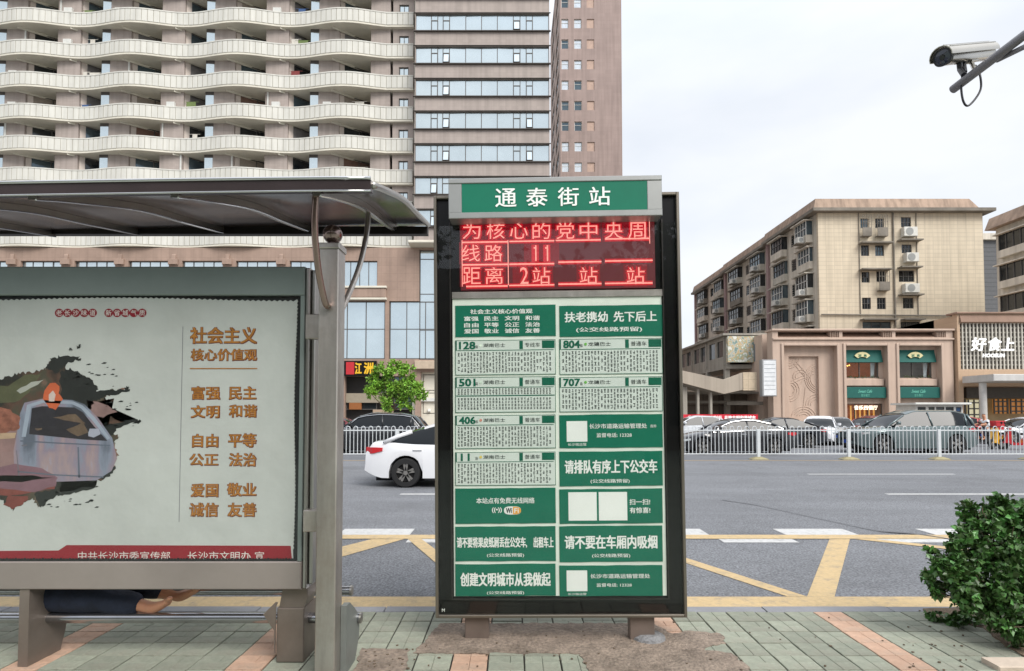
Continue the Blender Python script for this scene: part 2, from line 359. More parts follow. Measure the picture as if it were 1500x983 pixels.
# ================================================================== BUS STOP SIGN
SO = Vector((PX(820, 4.0), 4.0, 0)); YAW = R(-1.2); ROLL = R(-.55)
sign = thing('bus_stop_sign', 'tall black bus stop information board with green route panels and red LED display', 'bus stop sign', SO)
sign.rotation_euler = (0, ROLL, YAW)
SM = Matrix.Translation(SO) @ sign.rotation_euler.to_matrix().to_4x4(); SI = SM.inverted()
def SL(px, py, off=0):      # pixel -> sign's own (u, v)
    u = (px-750)/F; v = (CYP-py)/F; d = Vector((u, math.cos(TH)-v*math.sin(TH), math.sin(TH)+v*math.cos(TH))); c = Vector((0, 0, CH))
    n = SM.to_3x3() @ Vector((0, -1, 0)); p0 = SM @ Vector((0, off, 0)); k = (p0-c).dot(n)/d.dot(n); q = SI @ (c+d*k); return q.x, q.z
def SR(x0, y0, x1, y1, off=0):
    a = SL(x0, (y0+y1)/2, off)[0]; b = SL(x1, (y0+y1)/2, off)[0]; xm = (x0+x1)/2; return a, b, SL(xm, y1, off)[1], SL(xm, y0, off)[1]
sx0, sx1 = SL(637, 600)[0], SL(1000, 600)[0]; sz0, sz1 = SL(820, 904)[1], SL(820, 285)[1]
g = MB(); g.box(sx0+.02, sx1-.02, .012, .17, sz0+.02, sz1-.02); g.build('cabinet', m_black, sign)
g = MB()
fw = .02
for a in ((sx0, sx0+fw, -.018, .18, sz0, sz1), (sx1-fw, sx1, -.018, .18, sz0, sz1), (sx0+fw, sx1-fw, -.018, .18, sz0, sz0+fw), (sx0+fw, sx1-fw, -.018, .18, sz1-fw, sz1)): g.bbox(*a, b=.003)
g.build('frame', M('sign_frame', '#7d766c', .35, .8, var=.1), sign)
# header box
hx0, hx1, hz0, hz1 = SR(659, 270, 967, 316, -.1)
m_head = M('header_steel', '#9b9c9a', .4, .6, var=.08)
g = MB(); g.prism([(-.13, hz0-.02), (0.008, hz0-.02), (0.008, hz1+.03), (-.13, hz1+.03)], hx0, hx1, 'x'); g.bbox(hx0-.004, hx1+.004, -.145, -.131, hz1+.0, hz1+.034, .004); g.bbox(hx0-.004, hx1+.004, -.145, -.131, hz0-.024, hz0+.018, .004)
g.bbox(hx0-.004, hx0+.085, -.14, -.131, hz0+.018, hz1, .003); g.bbox(hx1-.095, hx1+.004, -.14, -.131, hz0+.018, hz1, .003)
g.build('header_box', m_head, sign)
m_green = M('print_green', '#046a52', .55, var=.10, scale=2, spec=.3)
m_white = M('print_white', '#e8ebe6', .5, var=.04)
g = MB(); g.box(hx0+.086, hx1-.096, -.1385, -.1315, hz0+.019, hz1-.001); hp = g.build('name_panel', m_green, sign)
g = MB()
for ch, px in zip('通泰街站', (741, 786.5, 832.5, 878.5)):
    a = SR(px-15.5, 279, px+15.5, 307, -.14); text(g, ch, (a[0]+a[1])/2, (hz0+hz1)/2+.006, a[1]-a[0], .128, -.1425, .012)
g.build('lettering', m_white, hp)
# LED screen
ex0, ex1, ez0, ez1 = SR(676, 318, 958, 422)
m_led = bpy.data.materials.new('led_screen'); m_led.use_nodes = True; tt = m_led.node_tree; bb = tt.nodes['Principled BSDF']
bb.inputs['Base Color'].default_value = (.02, .008, .01, 1); bb.inputs['Roughness'].default_value = .4
bb.inputs['Emission Color'].default_value = (.25, .01, .02, 1); bb.inputs['Emission Strength'].default_value = .32
def led_mat(name, col, s, pitch=.0088):
    m = bpy.data.materials.new(name); m.use_nodes = True; t = m.node_tree; b = t.nodes['Principled BSDF']; l = t.links.new
    b.inputs['Base Color'].default_value = (.02, 0, 0, 1); b.inputs['Emission Color'].default_value = (*col, 1)
    tc = N(t, 'ShaderNodeTexCoord'); se = N(t, 'ShaderNodeSeparateXYZ'); l(tc.outputs['Object'], se.inputs[0]); res = []
    for i in (0, 2):
        a = N(t, 'ShaderNodeMath', operation='MULTIPLY'); a.inputs[1].default_value = 2*math.pi/pitch; l(se.outputs[i], a.inputs[0])
        c = N(t, 'ShaderNodeMath', operation='SINE'); l(a.outputs[0], c.inputs[0]); res.append(c)
    p = N(t, 'ShaderNodeMath', operation='ADD'); l(res[0].outputs[0], p.inputs[0]); l(res[1].outputs[0], p.inputs[1])
    r = N(t, 'ShaderNodeMapRange'); r.inputs['From Min'].default_value = -1.4; r.inputs['From Max'].default_value = .9; r.inputs['To Min'].default_value = .28*s; r.inputs['To Max'].default_value = s
    l(p.outputs[0], r.inputs[0]); l(r.outputs[0], b.inputs['Emission Strength']); return m
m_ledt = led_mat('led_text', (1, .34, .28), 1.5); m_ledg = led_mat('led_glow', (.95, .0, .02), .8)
g = MB(); g.box(ex0-.006, ex1+.006, -.0, .011, ez0-.006, ez1+.006); led = g.build('led_display', m_led, sign)
g = MB(); h = MB(); cell = MB()
rows = [(338, [('为', 691), ('核', 726), ('心', 760), ('的', 793), ('党', 828), ('中', 862), ('央', 899), ('周', 933)]),
        (371, [('线', 690), ('路', 723), ('1', 785), ('1', 802)]),
        (404, [('距', 691), ('离', 724), ('2', 768), ('站', 793), ('站', 862), ('站', 931)])]
for py, items in rows:
    for ch, px in items:
        wd = 7 if ch == '1' else (12 if ch == '2' else 26); a = SR(px-wd/2, py-12.5, px+wd/2, py+12.5); zc = (a[2]+a[3])/2
        xc = (a[0]+a[1])/2
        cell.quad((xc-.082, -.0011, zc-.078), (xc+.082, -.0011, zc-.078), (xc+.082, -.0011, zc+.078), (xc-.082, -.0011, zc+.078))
        if ch == '1':
            for q in ((xc-.005, xc+.005, zc-.055, zc+.055), (xc-.016, xc-.005, zc+.032, zc+.042)): g.quad((q[0], -.004, q[2]), (q[1], -.004, q[2]), (q[1], -.004, q[3]), (q[0], -.004, q[3]))
            h.quad((xc-.03, -.0019, zc-.06), (xc+.02, -.0019, zc-.06), (xc+.02, -.0019, zc+.06), (xc-.03, -.0019, zc+.06)); continue
        text(g, ch, xc, zc, a[1]-a[0], .118, -.0040)
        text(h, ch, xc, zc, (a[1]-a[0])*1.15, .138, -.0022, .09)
lw = .005
for px0, px1, py in ((677, 744, 355), (746, 812, 353.5), (814, 880, 352), (886, 951, 350), (677, 744, 388), (746, 812, 387), (818, 881, 384), (886, 956, 382), (683, 744, 419.5), (746, 812, 418), (818, 881, 416), (886, 956, 415)):
    a = SL(px0, py)[0]; b = SL(px1, py)[0]; z = SL((px0+px1)/2, py)[1]
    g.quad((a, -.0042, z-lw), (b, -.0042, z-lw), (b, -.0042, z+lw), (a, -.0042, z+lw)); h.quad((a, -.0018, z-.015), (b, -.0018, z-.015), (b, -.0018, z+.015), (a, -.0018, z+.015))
for px, py0, py1 in ((744.5, 352, 418), (677, 352, 420), (952, 322, 357)):
    x = SL(px, 386)[0]; z0, z1 = SL(px, py1)[1], SL(px, py0)[1]; g.quad((x-.003, -.0044, z0), (x+.003, -.0044, z0), (x+.003, -.0044, z1), (x-.003, -.0044, z1))
cell.build('cell_glow', led_mat('led_cell', (.55, .0, .02), .42), led, kind='stuff'); h.build('character_glow', m_ledg, led); g.build('characters', m_ledt, led)
# route panels
pz = []; m_paper = M('route_paper', '#cfd8d0', .6, var=.05, scale=2); m_ink = M('ink', '#1d2a28', .6); m_dkg = M('route_green', '#045f48', .5, spec=.3)
px0, px1, pz0, pz1 = SR(664, 435, 973, 873)
g = MB(); g.box(px0, px1, .002, .011, pz0, pz1); g.build('backing_sheet', M('backing_sheet', '#dfe5da', .6), sign)
rowsL = [(447, 493), (498, 549), (552, 604), (608, 657), (662, 711), (715, 767), (771, 822), (826, 873)]
rowsR = [(447, 493), (496, 548), (552, 603), (607, 656), (661, 712), (716, 767), (770, 823), (828, 873)]
rp = random.Random(11)
QR = '#ffffff'
def panel(col, i, kind, **k):
    y0, y1 = (rowsL if col == 0 else rowsR)[i]; xx = (667, 814) if col == 0 else (819.5, 970.5)
    a0, a1, c0, c1 = SR(xx[0], y0, xx[1], y1)
    g = MB(); n = 9; top = [(a0+(a1-a0)*j/n, c1+rp.uniform(-.0025, .001)) for j in range(n+1)]; bot = [(a0+(a1-a0)*j/n, c0+rp.uniform(-.001, .0025)) for j in range(n+1)]
    tl = rp.uniform(-.003, .003); poly = bot+top[::-1]; poly = [(u, v+tl*((u-a0)/(a1-a0)-.5)) for u, v in poly]
    g.prism(poly, -.002, .0018, 'y')
    o = g.build('route_panel' if kind == 'route' else 'notice_panel', m_paper if kind == 'route' else m_green, sign)
    def U(f): return a0+(a1-a0)*f
    def V(f): return c1+(c0-c1)*f
    Wd, Hd = a1-a0, c1-c0; t_ = MB()
    for body, fx, fy, fw_, fh, bold in k.get('t', []): t_ = MB(); text(t_, body, U(fx), V(fy), Wd*fw_, Hd*fh, -.0035, bold*1.3); t_.build('lettering', m_white, o)
    if k.get('blank'):
        b = MB()
        for fx, fy, fs_ in k['blank']: s_ = Wd*fs_/2; b.box(U(fx)-s_, U(fx)+s_, -.0032, -.0021, V(fy)-s_, V(fy)+s_)
        b.build('white_square', m_white, o)
    if kind == 'route':
        b = MB()      # green frame, header blocks
        e = .0035
        for r_ in ((a0, a1, c1-e, c1), (a0, a1, c0, c0+e), (a0, a0+e, c0, c1), (a1-e, a1, c0, c1), (a0, a0+e*3.2, V(.30), c1)): b.box(r_[0], r_[1], -.0030, -.0021, r_[2], r_[3])
        hy = .27
        b.box(U(.64), U(.675), -.0031, -.0021, V(hy), V(.03)); b.box(U(.865), U(.99), -.0031, -.0021, V(hy-.02), V(.03)); b.box(U(.02), U(.98), -.0029, -.0021, V(hy+.035), V(hy+.015))
        if k.get('split'): b.box(U(.01), U(.99), -.003, -.0021, V(.545), V(.515))
        text(b, k['no'], U(.12 if len(k['no']) > 2 else .1), V(.15), Wd*(.165 if len(k['no']) > 2 else .09), Hd*.23, -.0036, .05)
        b.build('green_print', m_dkg, o)
        c = MB(); 
        text(c, '路', U(.215), V(.19), Wd*.025, Hd*.09, -.0036); text(c, k.get('op', '湖南巴士'), U(.39), V(.15), Wd*.22, Hd*.11, -.0036, .01); text(c, 'TEL 88651234'[:3]+' 0731-85', U(.56), V(.17), Wd*.11, Hd*.05, -.0036) if False else None
        text(c, k.get('c', '首末站'), U(.77), V(.15), Wd*.15, Hd*.13, -.0036)
        rows_ = [(.36, .97)] if not k.get('split') else [(.33, .51), (.60, .95)]
        for f0, f1 in rows_:      # station names: columns of small upright characters, as fine as the print itself
            nc = 30; 
            for q in range(nc):
                n_ = rp.choice((3, 4, 4, 5, 6, 7)) if not k.get('split') else 4
                for r_ in range(n_):
                    fx = .035+.94*q/nc; fy = f0+(f1-f0)*(r_+.25)/n_; s_ = Wd*.0108; hh = min(Hd*(f1-f0)/n_*.36, s_*1.6)
                    u_, v_ = U(fx), V(fy); b0 = -.0030
                    for dv in (-.8, 0, .8): 
                        if rp.random() < .9: x_ = rp.uniform(.5, 1); c.quad((u_-s_*x_, b0, v_+dv*hh-hh*.2), (u_+s_*x_, b0, v_+dv*hh-hh*.2), (u_+s_*x_, b0, v_+dv*hh+hh*.2), (u_-s_*x_, b0, v_+dv*hh+hh*.2))
                    x_ = rp.uniform(-.6, .6)*s_; c.quad((u_+x_-s_*.2, b0-.0001, v_-hh), (u_+x_+s_*.2, b0-.0001, v_-hh), (u_+x_+s_*.2, b0-.0001, v_+hh), (u_+x_-s_*.2, b0-.0001, v_+hh))
        ob = c.build('station_print', m_ink, o); ob['kind'] = 'stuff'
        d = MB(); d.lathe([(Wd*.014, 0), (Wd*.014, .0015)], (U(.255), -.0045, V(.15)), 10, 'y'); d.build('logo', M('logo_'+k['no'], k.get('lc', '#6ab04a')), o)
    return o, U, V, Wd, Hd
B_ = .022
panel(0, 0, 'green', t=[('社会主义核心价值观', .46, .20, .62, .155, B_), ('富强', .16, .42, .145, .15, B_), ('民主', .36, .42, .145, .15, B_), ('文明', .565, .42, .145, .15, B_), ('和谐', .77, .42, .145, .15, B_),
  ('自由', .16, .625, .145, .15, B_), ('平等', .36, .625, .145, .15, B_), ('公正', .565, .625, .145, .15, B_), ('法治', .77, .625, .145, .15, B_), ('爱国', .16, .82, .145, .15, B_), ('敬业', .36, .82, .145, .15, B_), ('诚信', .565, .82, .145, .15, B_), ('友善', .77, .82, .145, .15, B_)])
panel(1, 0, 'green', t=[('扶老携幼', .26, .37, .42, .34, .02), ('先下后上', .735, .37, .42, .34, .02), ('(公交线路预留)', .48, .78, .64, .17, .015)])
panel(0, 1, 'route', no='128', op='湖南巴士', lc='#e2f0e0', c='专线车')
panel(1, 1, 'route', no='804', op='龙骧巴士', c='普通车')
panel(0, 2, 'route', no='501', split=1, lc='#d0e0d0', c='普通车')
panel(1, 2, 'route', no='707', op='龙骧巴士', c='普通车')
panel(0, 3, 'route', no='406', lc='#cc8a7a', c='普通车')
panel(0, 4, 'route', no='11', op='湖南巴士', lc='#d8c060', c='普通车')
panel(1, 3, 'green', blank=[(.17, .5, .20)], t=[('长沙市道路运输管理处', .57, .35, .56, .15, .01), ('直称', .91, .36, .06, .09, 0), ('监督电话: 12328', .53, .62, .34, .13, .01), ('长沙微运管', .17, .89, .18, .09, .0)])
panel(1, 4, 'green', t=[('请排队有序上下公交车', .5, .44, .9, .40, .02), ('(公交线路预留)', .49, .86, .38, .13, .01)])
o, U, V, Wd, Hd = panel(0, 5, 'green', t=[('本站点有免费无线网络', .5, .35, .58, .17, .012), ('((•))', .415, .62, .10, .16, .02)])
g = MB(); lp = []
for k in range(24):
    a = 2*math.pi*k/24; lp.append((U(.57)+Wd*.085*math.copysign(abs(math.cos(a))**.6, math.cos(a)), V(.63)+Hd*.115*math.copysign(abs(math.sin(a))**.8, math.sin(a))))
g.prism(lp, -.0042, -.0021, 'y'); lo = g.build('wireless_logo', m_white, o)
g = MB(); text(g, 'Wi', U(.535), V(.63), Wd*.06, Hd*.15, -.0055, .03); g.build('logo_lettering', m_ink, lo)
g = MB(); g.prism([(u if u > U(.575) else U(.575), v*.92+V(.63)*.08) for u, v in lp], -.0050, -.0043, 'y'); g.build('logo_patch', M('logo_orange', '#e8a33a'), lo)
g = MB(); text(g, 'Fi', U(.61), V(.63), Wd*.045, Hd*.14, -.0058, .03); g.build('logo_lettering', m_white, lo)
panel(1, 5, 'green', blank=[(.225, .5, .275), (.52, .5, .275)], t=[('扫一扫!', .78, .38, .2, .17, .015), ('有惊喜!', .78, .62, .2, .17, .015)])
panel(0, 6, 'green', t=[('请不要将果皮纸屑丢在公交车,', .365, .46, .70, .32, .018), ('出租车上', .88, .46, .2, .32, .018), ('(公交线路预留)', .5, .83, .37, .12, .01)])
panel(1, 6, 'green', t=[('请不要在车厢内吸烟', .5, .45, .9, .38, .02), ('(公交线路预留)', .5, .83, .37, .12, .01)])
panel(0, 7, 'green', t=[('创建文明城市从我做起', .5, .48, .9, .44, .02), ('(公交线路预留)', .5, .90, .37, .12, .01)])
panel(1, 7, 'green', blank=[(.17, .5, .20)], t=[('长沙市道路运输管理处', .59, .35, .58, .15, .01), ('监督电话: 12328', .53, .64, .34, .12, .01), ('长沙微运管', .17, .93, .18, .08, .0)])
# inner door rim and glazing
dx0, dx1, dz0, dz1 = SR(660, 324, 975, 878)
g = MB(); e = .008
for a in ((dx0, dx0+e, dz0, dz1), (dx1-e, dx1, dz0, dz1), (dx0+e, dx1-e, dz0, dz0+e)): g.box(a[0], a[1], -.012, .0115, a[2], a[3])
g.build('door_rim', M('door_rim', '#2a2624', .4, .3), sign)
a = SR(662, 426, 972, 436); g = MB(); g.bbox(a[0], a[1], -.008, .0113, a[2], a[3], .002); g.build('divider_strip', m_steeld, sign)
g = MB(); g.box(sx0+.021, sx1-.021, -.0148, -.0128, sz0+.021, hz0-.03); g.build('glass_pane', pane_mat('glass_pane', (.97, .975, .97), .6), sign)
for pa, pb in ((681, 716), (923, 959)):
    a = SR(pa, 903, pb, 936, .03); g = MB(); g.bbox(a[0], a[1], .03, .13, -.01, sz0, .004); g.build('leg', M('leg_steel', '#7d7068', .5, .5, var=.15, dirt=.3), sign)
a = SR(934, 934, 978, 945, .03); g = MB(); g.lathe([(.12, -.012), (.11, .012), (.075, .03), (.0, .034)], ((a[0]+a[1])/2-.02, .07, .0), 18); g.build('mortar_collar', M('mortar', '#7f7f80', .95, var=.2, scale=20, bump=1), sign)
g = MB()
for (x_, z_) in ((sx0+.05, sz0+.045),): text(g, 'M', x_, z_, .02, .022, .0095, .02)
g.build('maker_mark', m_white, sign)
# ================================================================== BUS SHELTER (roof, post, light box, bench)
YB = 3.6
sh = thing('bus_shelter', 'steel bus shelter with curved dark roof and square post beside the light box', 'bus shelter', (-1.08, 3.4, 0))
def rel(o): o.parent = sh; o.location = Vector(o.location)-Vector(sh.location); return o
m_roofu = M('roof_underside', '#5e514d', .2, .8, var=.25, scale=1.2, bump=.04, bscale=8)
g = MB(); PXL, PXR = -1.137, -1.022
g.bbox(PXL, PXR, 3.39, 3.53, 0, 2.52, .006); rel(g.build('post', m_steeld)); 
g = MB(); g.bbox(PXL-.006, PXR+.006, 3.384, 3.536, 2.52, 2.555, .006); rel(g.build('post_cap', m_steeld))
g = MB(); sc_ = (-1.08, 3.46, 2.625); g.lathe([(.0, -.058)]+[(.058*math.sin(R(a)), -.058*math.cos(R(a))) for a in range(15, 180, 15)]+[(0, .058)], sc_, 20); g.lathe([(.03, -.075), (.022, -.05), (.022, -.04)], sc_, 14); rel(g.build('ball_finial', M('finial_steel', '#8d7b76', .22, .95), smooth=True))
# curved roof sheet
prof = smoothpath([(3.14, 2.79, 0), (3.4, 2.87, 0), (4.04, 3.045, 0), (4.61, 3.145, 0), (5.25, 3.26, 0)], 6)
RX0, RX1 = -5.3, -.765
def droop(x): return -.035*max(0, (-1.0-x)/2.3)**1.2
g = MB(); rings = []
xs = [RX0+(RX1-RX0)*i/24 for i in range(25)]
for x in xs: rings.append([(x, p.x, p.y+droop(x)) for p in prof]+[(x, p.x, p.y+.018+droop(x)) for p in reversed(prof)])
g.loft(rings); rel(g.build('roof_sheet', m_roofu, auto=40))
g = MB(); rings = [[(x, 3.10, 2.755+droop(x)), (x, 3.15, 2.755+droop(x)), (x, 3.15, 2.815+droop(x)), (x, 3.10, 2.815+droop(x))] for x in xs]; g.loft(rings); rel(g.build('front_fascia', M('fascia', '#453b3a', .25, .7, var=.15)))
g = MB(); g.tube([(x, 3.095, 2.82+droop(x)) for x in xs], .010, 8); g.tube([(x, 3.10, 2.752+droop(x)) for x in xs], .006, 8); rel(g.build('fascia_trim', m_chrome, smooth=True))
g = MB(); g.loft([[(x, 5.2, 3.17), (x, 5.27, 3.17), (x, 5.27, 3.24), (x, 5.2, 3.24)] for x in (RX0, RX1)]); rel(g.build('rear_beam', M('beam_dark', '#2c2827', .5, .3)))
for k, xr in enumerate((-1.07, -1.85, -2.63, -3.41, -4.19, -4.97)):
    g = MB(); g.loft([[(xr-.022, p.x, p.y-.05+droop(xr)), (xr+.022, p.x, p.y-.05+droop(xr)), (xr+.022, p.x, p.y-.001+droop(xr)), (xr-.022, p.x, p.y-.001+droop(xr))] for p in prof]); rb_o = rel(g.build('rib', m_steel)); g = MB(); g.tube([(xr+.022, p.x, p.y-.05+droop(xr)) for p in prof], .006, 6); g.build('rib_highlight', m_chrome, rb_o)  # chrome strip added along each rib edge to draw its white highlight line
g = MB(); g.tube([(RX1, p.x, p.y+.008) for p in prof], .021, 8); rel(g.build('edge_trim', m_steel, smooth=True))
a = MB(); a.tube(smoothpath([(-1.075, 3.375, 2.17), (-1.085, 3.34, 2.20), (-1.10, 3.27, 2.36), (-1.10, 3.20, 2.58), (-1.085, 3.17, 2.775)], 6), .019, 12); rel(a.build('brace', M('brace_steel', '#907c74', .22, .95), smooth=True))
a = MB(); a.tube(smoothpath([(-1.06, 3.54, 2.17), (-1.06, 3.66, 2.25), (-1.06, 3.98, 2.55), (-1.065, 4.2, 2.85), (-1.07, 4.28, 3.07)], 6), .019, 12); rel(a.build('brace', m_steeld, smooth=True))
# second post far left (outside the frame)
g = MB(); g.bbox(-4.35, -4.235, 3.39, 3.53, 0, 2.52, .006); rel(g.build('post', m_steeld))
# light box
BX1, BX0 = PX(445, YB), -4.15; BZ0, BZ1 = PZ(863, YB), PZ(391, YB)
m_fr = M('box_frame', '#7d8783', .42, .35, var=.12, scale=1.2, bump=.03, bscale=15)
m_frb = M('box_frame_low', '#938a84', .42, .4, var=.12, scale=1.2, bump=.03, bscale=15)
bx = thing('poster_light_box', 'large framed poster case with civic values poster on a pale background', 'poster case', ((BX0+BX1)/2, YB, 0))
def relb(o): o.parent = bx; o.location = -Vector(bx.location); return o
PZ0, PZ1, PX1 = PZ(822, YB), PZ(433, YB), PX(439, YB)
g = MB(); g.bbox(BX0, BX1, YB-.012, YB+.15, PZ1, BZ1, .006); g.bbox(BX0, BX0+.07, YB-.012, YB+.15, PZ0, PZ1-.001, .006); relb(g.build('frame', m_fr))
g = MB(); g.bbox(BX0, BX1, YB-.012, YB+.15, BZ0, PZ0-.001, .006); relb(g.build('bottom_rail', m_frb))
g = MB(); g.bbox(PX1, BX1, YB-.010, YB+.15, PZ0, PZ1-.001, .003); relb(g.build('side_rail', m_fr))
g = MB(); g.bbox(BX1+.001, BX1+.028, YB+.0, YB+.15, BZ0+.0, BZ1-.005, .008); g.bbox(BX1+.03, BX1+.055, YB+.03, YB+.14, BZ0+.02, BZ1-.012, .006); relb(g.build('side_profile', m_steel))
g = MB(); g.box(BX0+.02, BX1-.02, YB+.03, YB+.148, BZ0+.02, BZ1-.02); relb(g.build('back_box', m_black))
g = MB()   # dotted black gasket round the poster
g.box(BX0+.07, PX1, YB+.016, YB+.029, PZ0, PZ1)
for i in range(150): xg = BX0+.09+i*.0185; g.box(xg, xg+.0125, YB+.0045, YB+.0065, PZ0, PZ(817.5+(.8 if i % 3 else 0), YB))
g.box(BX0+.07, PX1-.01, YB+.0047, YB+.0063, PZ0, PZ(819.3, YB)); gk = relb(g.build('gasket', M('gasket', '#141619', .6)))
m_poster = M('poster', '#bcbfbb', .5, var=.09, scale=1.6, bump=.8, bscale=2.6, dirt=.25, dcol='#d9dedb')
qx1, qz0, qz1 = PX(431.5, YB), PZ(806, YB), PZ(438, YB)
g = MB(); rp = random.Random(2); n = 130
zs = [qz0+(qz1-qz0)*i/n for i in range(n+1)]; e_ = [(qx1+(.003 if i % 2 else -.003)+.006*math.sin(i*.06), z) for i, z in enumerate(zs)]
topx = [BX0+.09+(qx1-.02-BX0-.09)*i/160 for i in range(161)]
poly = [(BX0+.08, PZ(824, YB)+.02)]+[(qx1, PZ(824, YB)+.02)]+e_+[(x, qz1+(.005 if (i//1) % 2 else -.004)-.01*math.sin(i*.05)) for i, x in list(enumerate(topx))[::-1]]
g.prism(poly, YB+.010, YB+.0158, 'y'); post = relb(g.build('poster', m_poster))
def PP(px, py): return XZ(px, py, YB)
def relp(o): o.parent = post; o.location = (0, 0, 0); return o
# poster print
m_red = M('poster_red', '#8c1626', .5, var=.08); yb = YB+.009
g = MB(); rows_ = [PP(-230, 824), PP(427, 822), PP(425, 800), PP(96, 799), PP(84, 807), PP(-230, 809)]; g.prism(rows_, yb-.001, yb+.0008, 'y'); relp(g.build('red_band', m_red))
m_gold = M('poster_gold', '#a8702e', .5, var=.3, scale=25); m_brn = M('poster_brown', '#6b2a1a', .5)
g = MB(); h = MB()
def pt(body, x0, y0, x1, y1, mbs, bold, yy, **k):
    a = PP(x0, y0); b = PP(x1, y1)
    text(mbs, body, (a[0]+b[0])/2, (a[1]+b[1])/2, b[0]-a[0], a[1]-b[1], yy, bold, **k)
for body, x0, y0, x1, y1 in (('社会主义', 278, 479, 375, 503), ('核心价值观', 279, 511, 375, 528), ('富强', 280, 566, 321, 585), ('民主', 335, 566, 374, 585), ('文明', 279, 594, 320, 612), ('和谐', 335, 593, 375, 611),
                           ('自由', 281, 636, 318, 655), ('平等', 334, 635, 374, 655), ('公正', 277, 665, 318, 682), ('法治', 335, 664, 374, 683), ('爱国', 279, 709, 318, 728), ('敬业', 332, 708, 374, 727), ('诚信', 277, 737, 318, 757), ('友善', 333, 737, 374, 757)):
    pt(body, x0, y0, x1, y1, g, .018, yb-.0012); pt(body, x0-.8, y0-.8, x1+1.2, y1+1.4, h, .045, yb-.0002)
a, b = PP(277, 539), PP(376, 540.5); g.quad((a[0], yb-.001, b[1]), (b[0], yb-.001, b[1]), (b[0], yb-.001, a[1]), (a[0], yb-.001, a[1]))
relp(h.build('letter_edges', m_brn)); relp(g.build('gold_lettering', m_gold))
g = MB(); a, b = (PP(263.5, 620)[0], PP(263.5, 478)[1]), (PP(264.3, 620)[0], PP(264, 765)[1]); g.quad((a[0], yb, b[1]), (b[0], yb, b[1]), (b[0], yb, a[1]), (a[0], yb, a[1])); relp(g.build('rule_line', M('rule', '#6d6a72', .6)))
g = MB(); h = MB()
for i, ch in enumerate('老长沙味道 新省城气质'):
    if ch == ' ': continue
    px = 85+i*12.3+(-1 if i > 5 else 0); c_ = PP(px, 458); g.lathe([(.027, 0), (.027, .0007)], (c_[0], yb-.0008, c_[1]), 16, 'y'); text(h, ch, c_[0], c_[1], .036, .036, yb-.0016, .005)
relp(g.build('red_disc', m_red)); relp(h.build('disc_lettering', M('poster_white', '#dcd8d2', .5)))
h = MB(); pt('中共长沙市委宣传部', 113, 808.5, 248, 821, h, .0, yb-.0016); pt('长沙市文明办 宣', 274, 808.5, 386, 821, h, .0, yb-.0016); relp(h.build('sponsor_lettering', MATS['poster_white']))
# torn-brush picture on the poster
m_brush = bpy.data.materials.new('poster_picture'); m_brush.use_nodes = True; tt = m_brush.node_tree; bb = tt.nodes['Principled BSDF']; bb.inputs['Roughness'].default_value = .5
tcn = N(tt, 'ShaderNodeTexCoord'); nn = N(tt, 'ShaderNodeTexNoise'); nn.inputs['Scale'].default_value = 4; nn.inputs['Detail'].default_value = 6; rrp = N(tt, 'ShaderNodeValToRGB')
for i, (p, c_) in enumerate(((.30, '#1f1f1f'), (.44, '#2a2a24'), (.52, '#5b4438'), (.58, '#4a4a3c'), (.66, '#8a6a5c'))):
    e = rrp.color_ramp.elements[i] if i < 2 else rrp.color_ramp.elements.new(p); e.position = p; e.color = (*lin(c_), 1)
tt.links.new(tcn.outputs['Object'], nn.inputs['Vector']); tt.links.new(nn.outputs[0], rrp.inputs[0]); tt.links.new(rrp.outputs[0], bb.inputs['Base Color'])
def jag(pts, amp, n, seed, loop=True):
    r_ = random.Random(seed); o = []
    for i in range(len(pts)):
        a, b = Vector(pts[i]), Vector(pts[(i+1) % len(pts)]); d = b-a; nr = Vector((-d.y, d.x)).normalized()
        for j in range(n): o.append(tuple(a+d*(j/n)+nr*r_.uniform(-amp, amp)))
    return o
def art(name, mat, polys, layer, amp=0, n=1, seed=1):
    g = MB()
    for i, q in enumerate(polys):
        q = [PP(*p) for p in (jag(q, amp, n, seed+i) if amp else q)]; g.prism(q, yb-.0002*layer, yb+.0006, 'y')
    return relp(g.build(name, mat))
outl = [(-230, 560), (-60, 540), (0, 556), (20, 548), (38, 546), (62, 540), (70, 536), (74, 524), (88, 526), (100, 546), (118, 549), (132, 556), (140, 570), (138, 578), (160, 572), (186, 568), (160, 578), (150, 585), (166, 586), (140, 590), (150, 596), (168, 598), (160, 607), (176, 618), (200, 614), (170, 625), (160, 632), (174, 640), (164, 650), (172, 666), (160, 676), (168, 684), (150, 702), (120, 708), (90, 714), (84, 722), (104, 718), (140, 713), (104, 723), (78, 726), (60, 736), (54, 744), (46, 730), (30, 738), (18, 747), (8, 742), (-6, 724), (-60, 720), (-230, 715)]
art('ink_picture', m_brush, [outl], 1, 2.6, 7, 5)
art('ink_stroke', M('poster_ink', '#242725', .5, var=.2), [[(86, 545), (100, 540), (126, 552), (142, 566), (140, 574), (180, 570), (186, 566), (188, 571), (150, 582), (136, 588), (128, 604), (104, 604), (88, 590)], [(64, 540), (74, 526), (86, 521), (114, 522), (116, 526), (92, 534), (82, 546)], [(130, 628), (200, 614), (206, 618), (170, 626), (160, 640), (168, 650), (155, 652)], [(98, 512), (104, 510), (104, 513)], [(110, 507), (117, 505), (114, 511)], [(80, 722), (140, 712), (142, 714), (84, 727)], [(48, 722), (88, 716), (78, 728), (58, 744)], [(150, 695), (168, 683), (158, 700), (130, 706)]], 2, 2.2, 7, 9)
rg = random.Random(8); dots = []
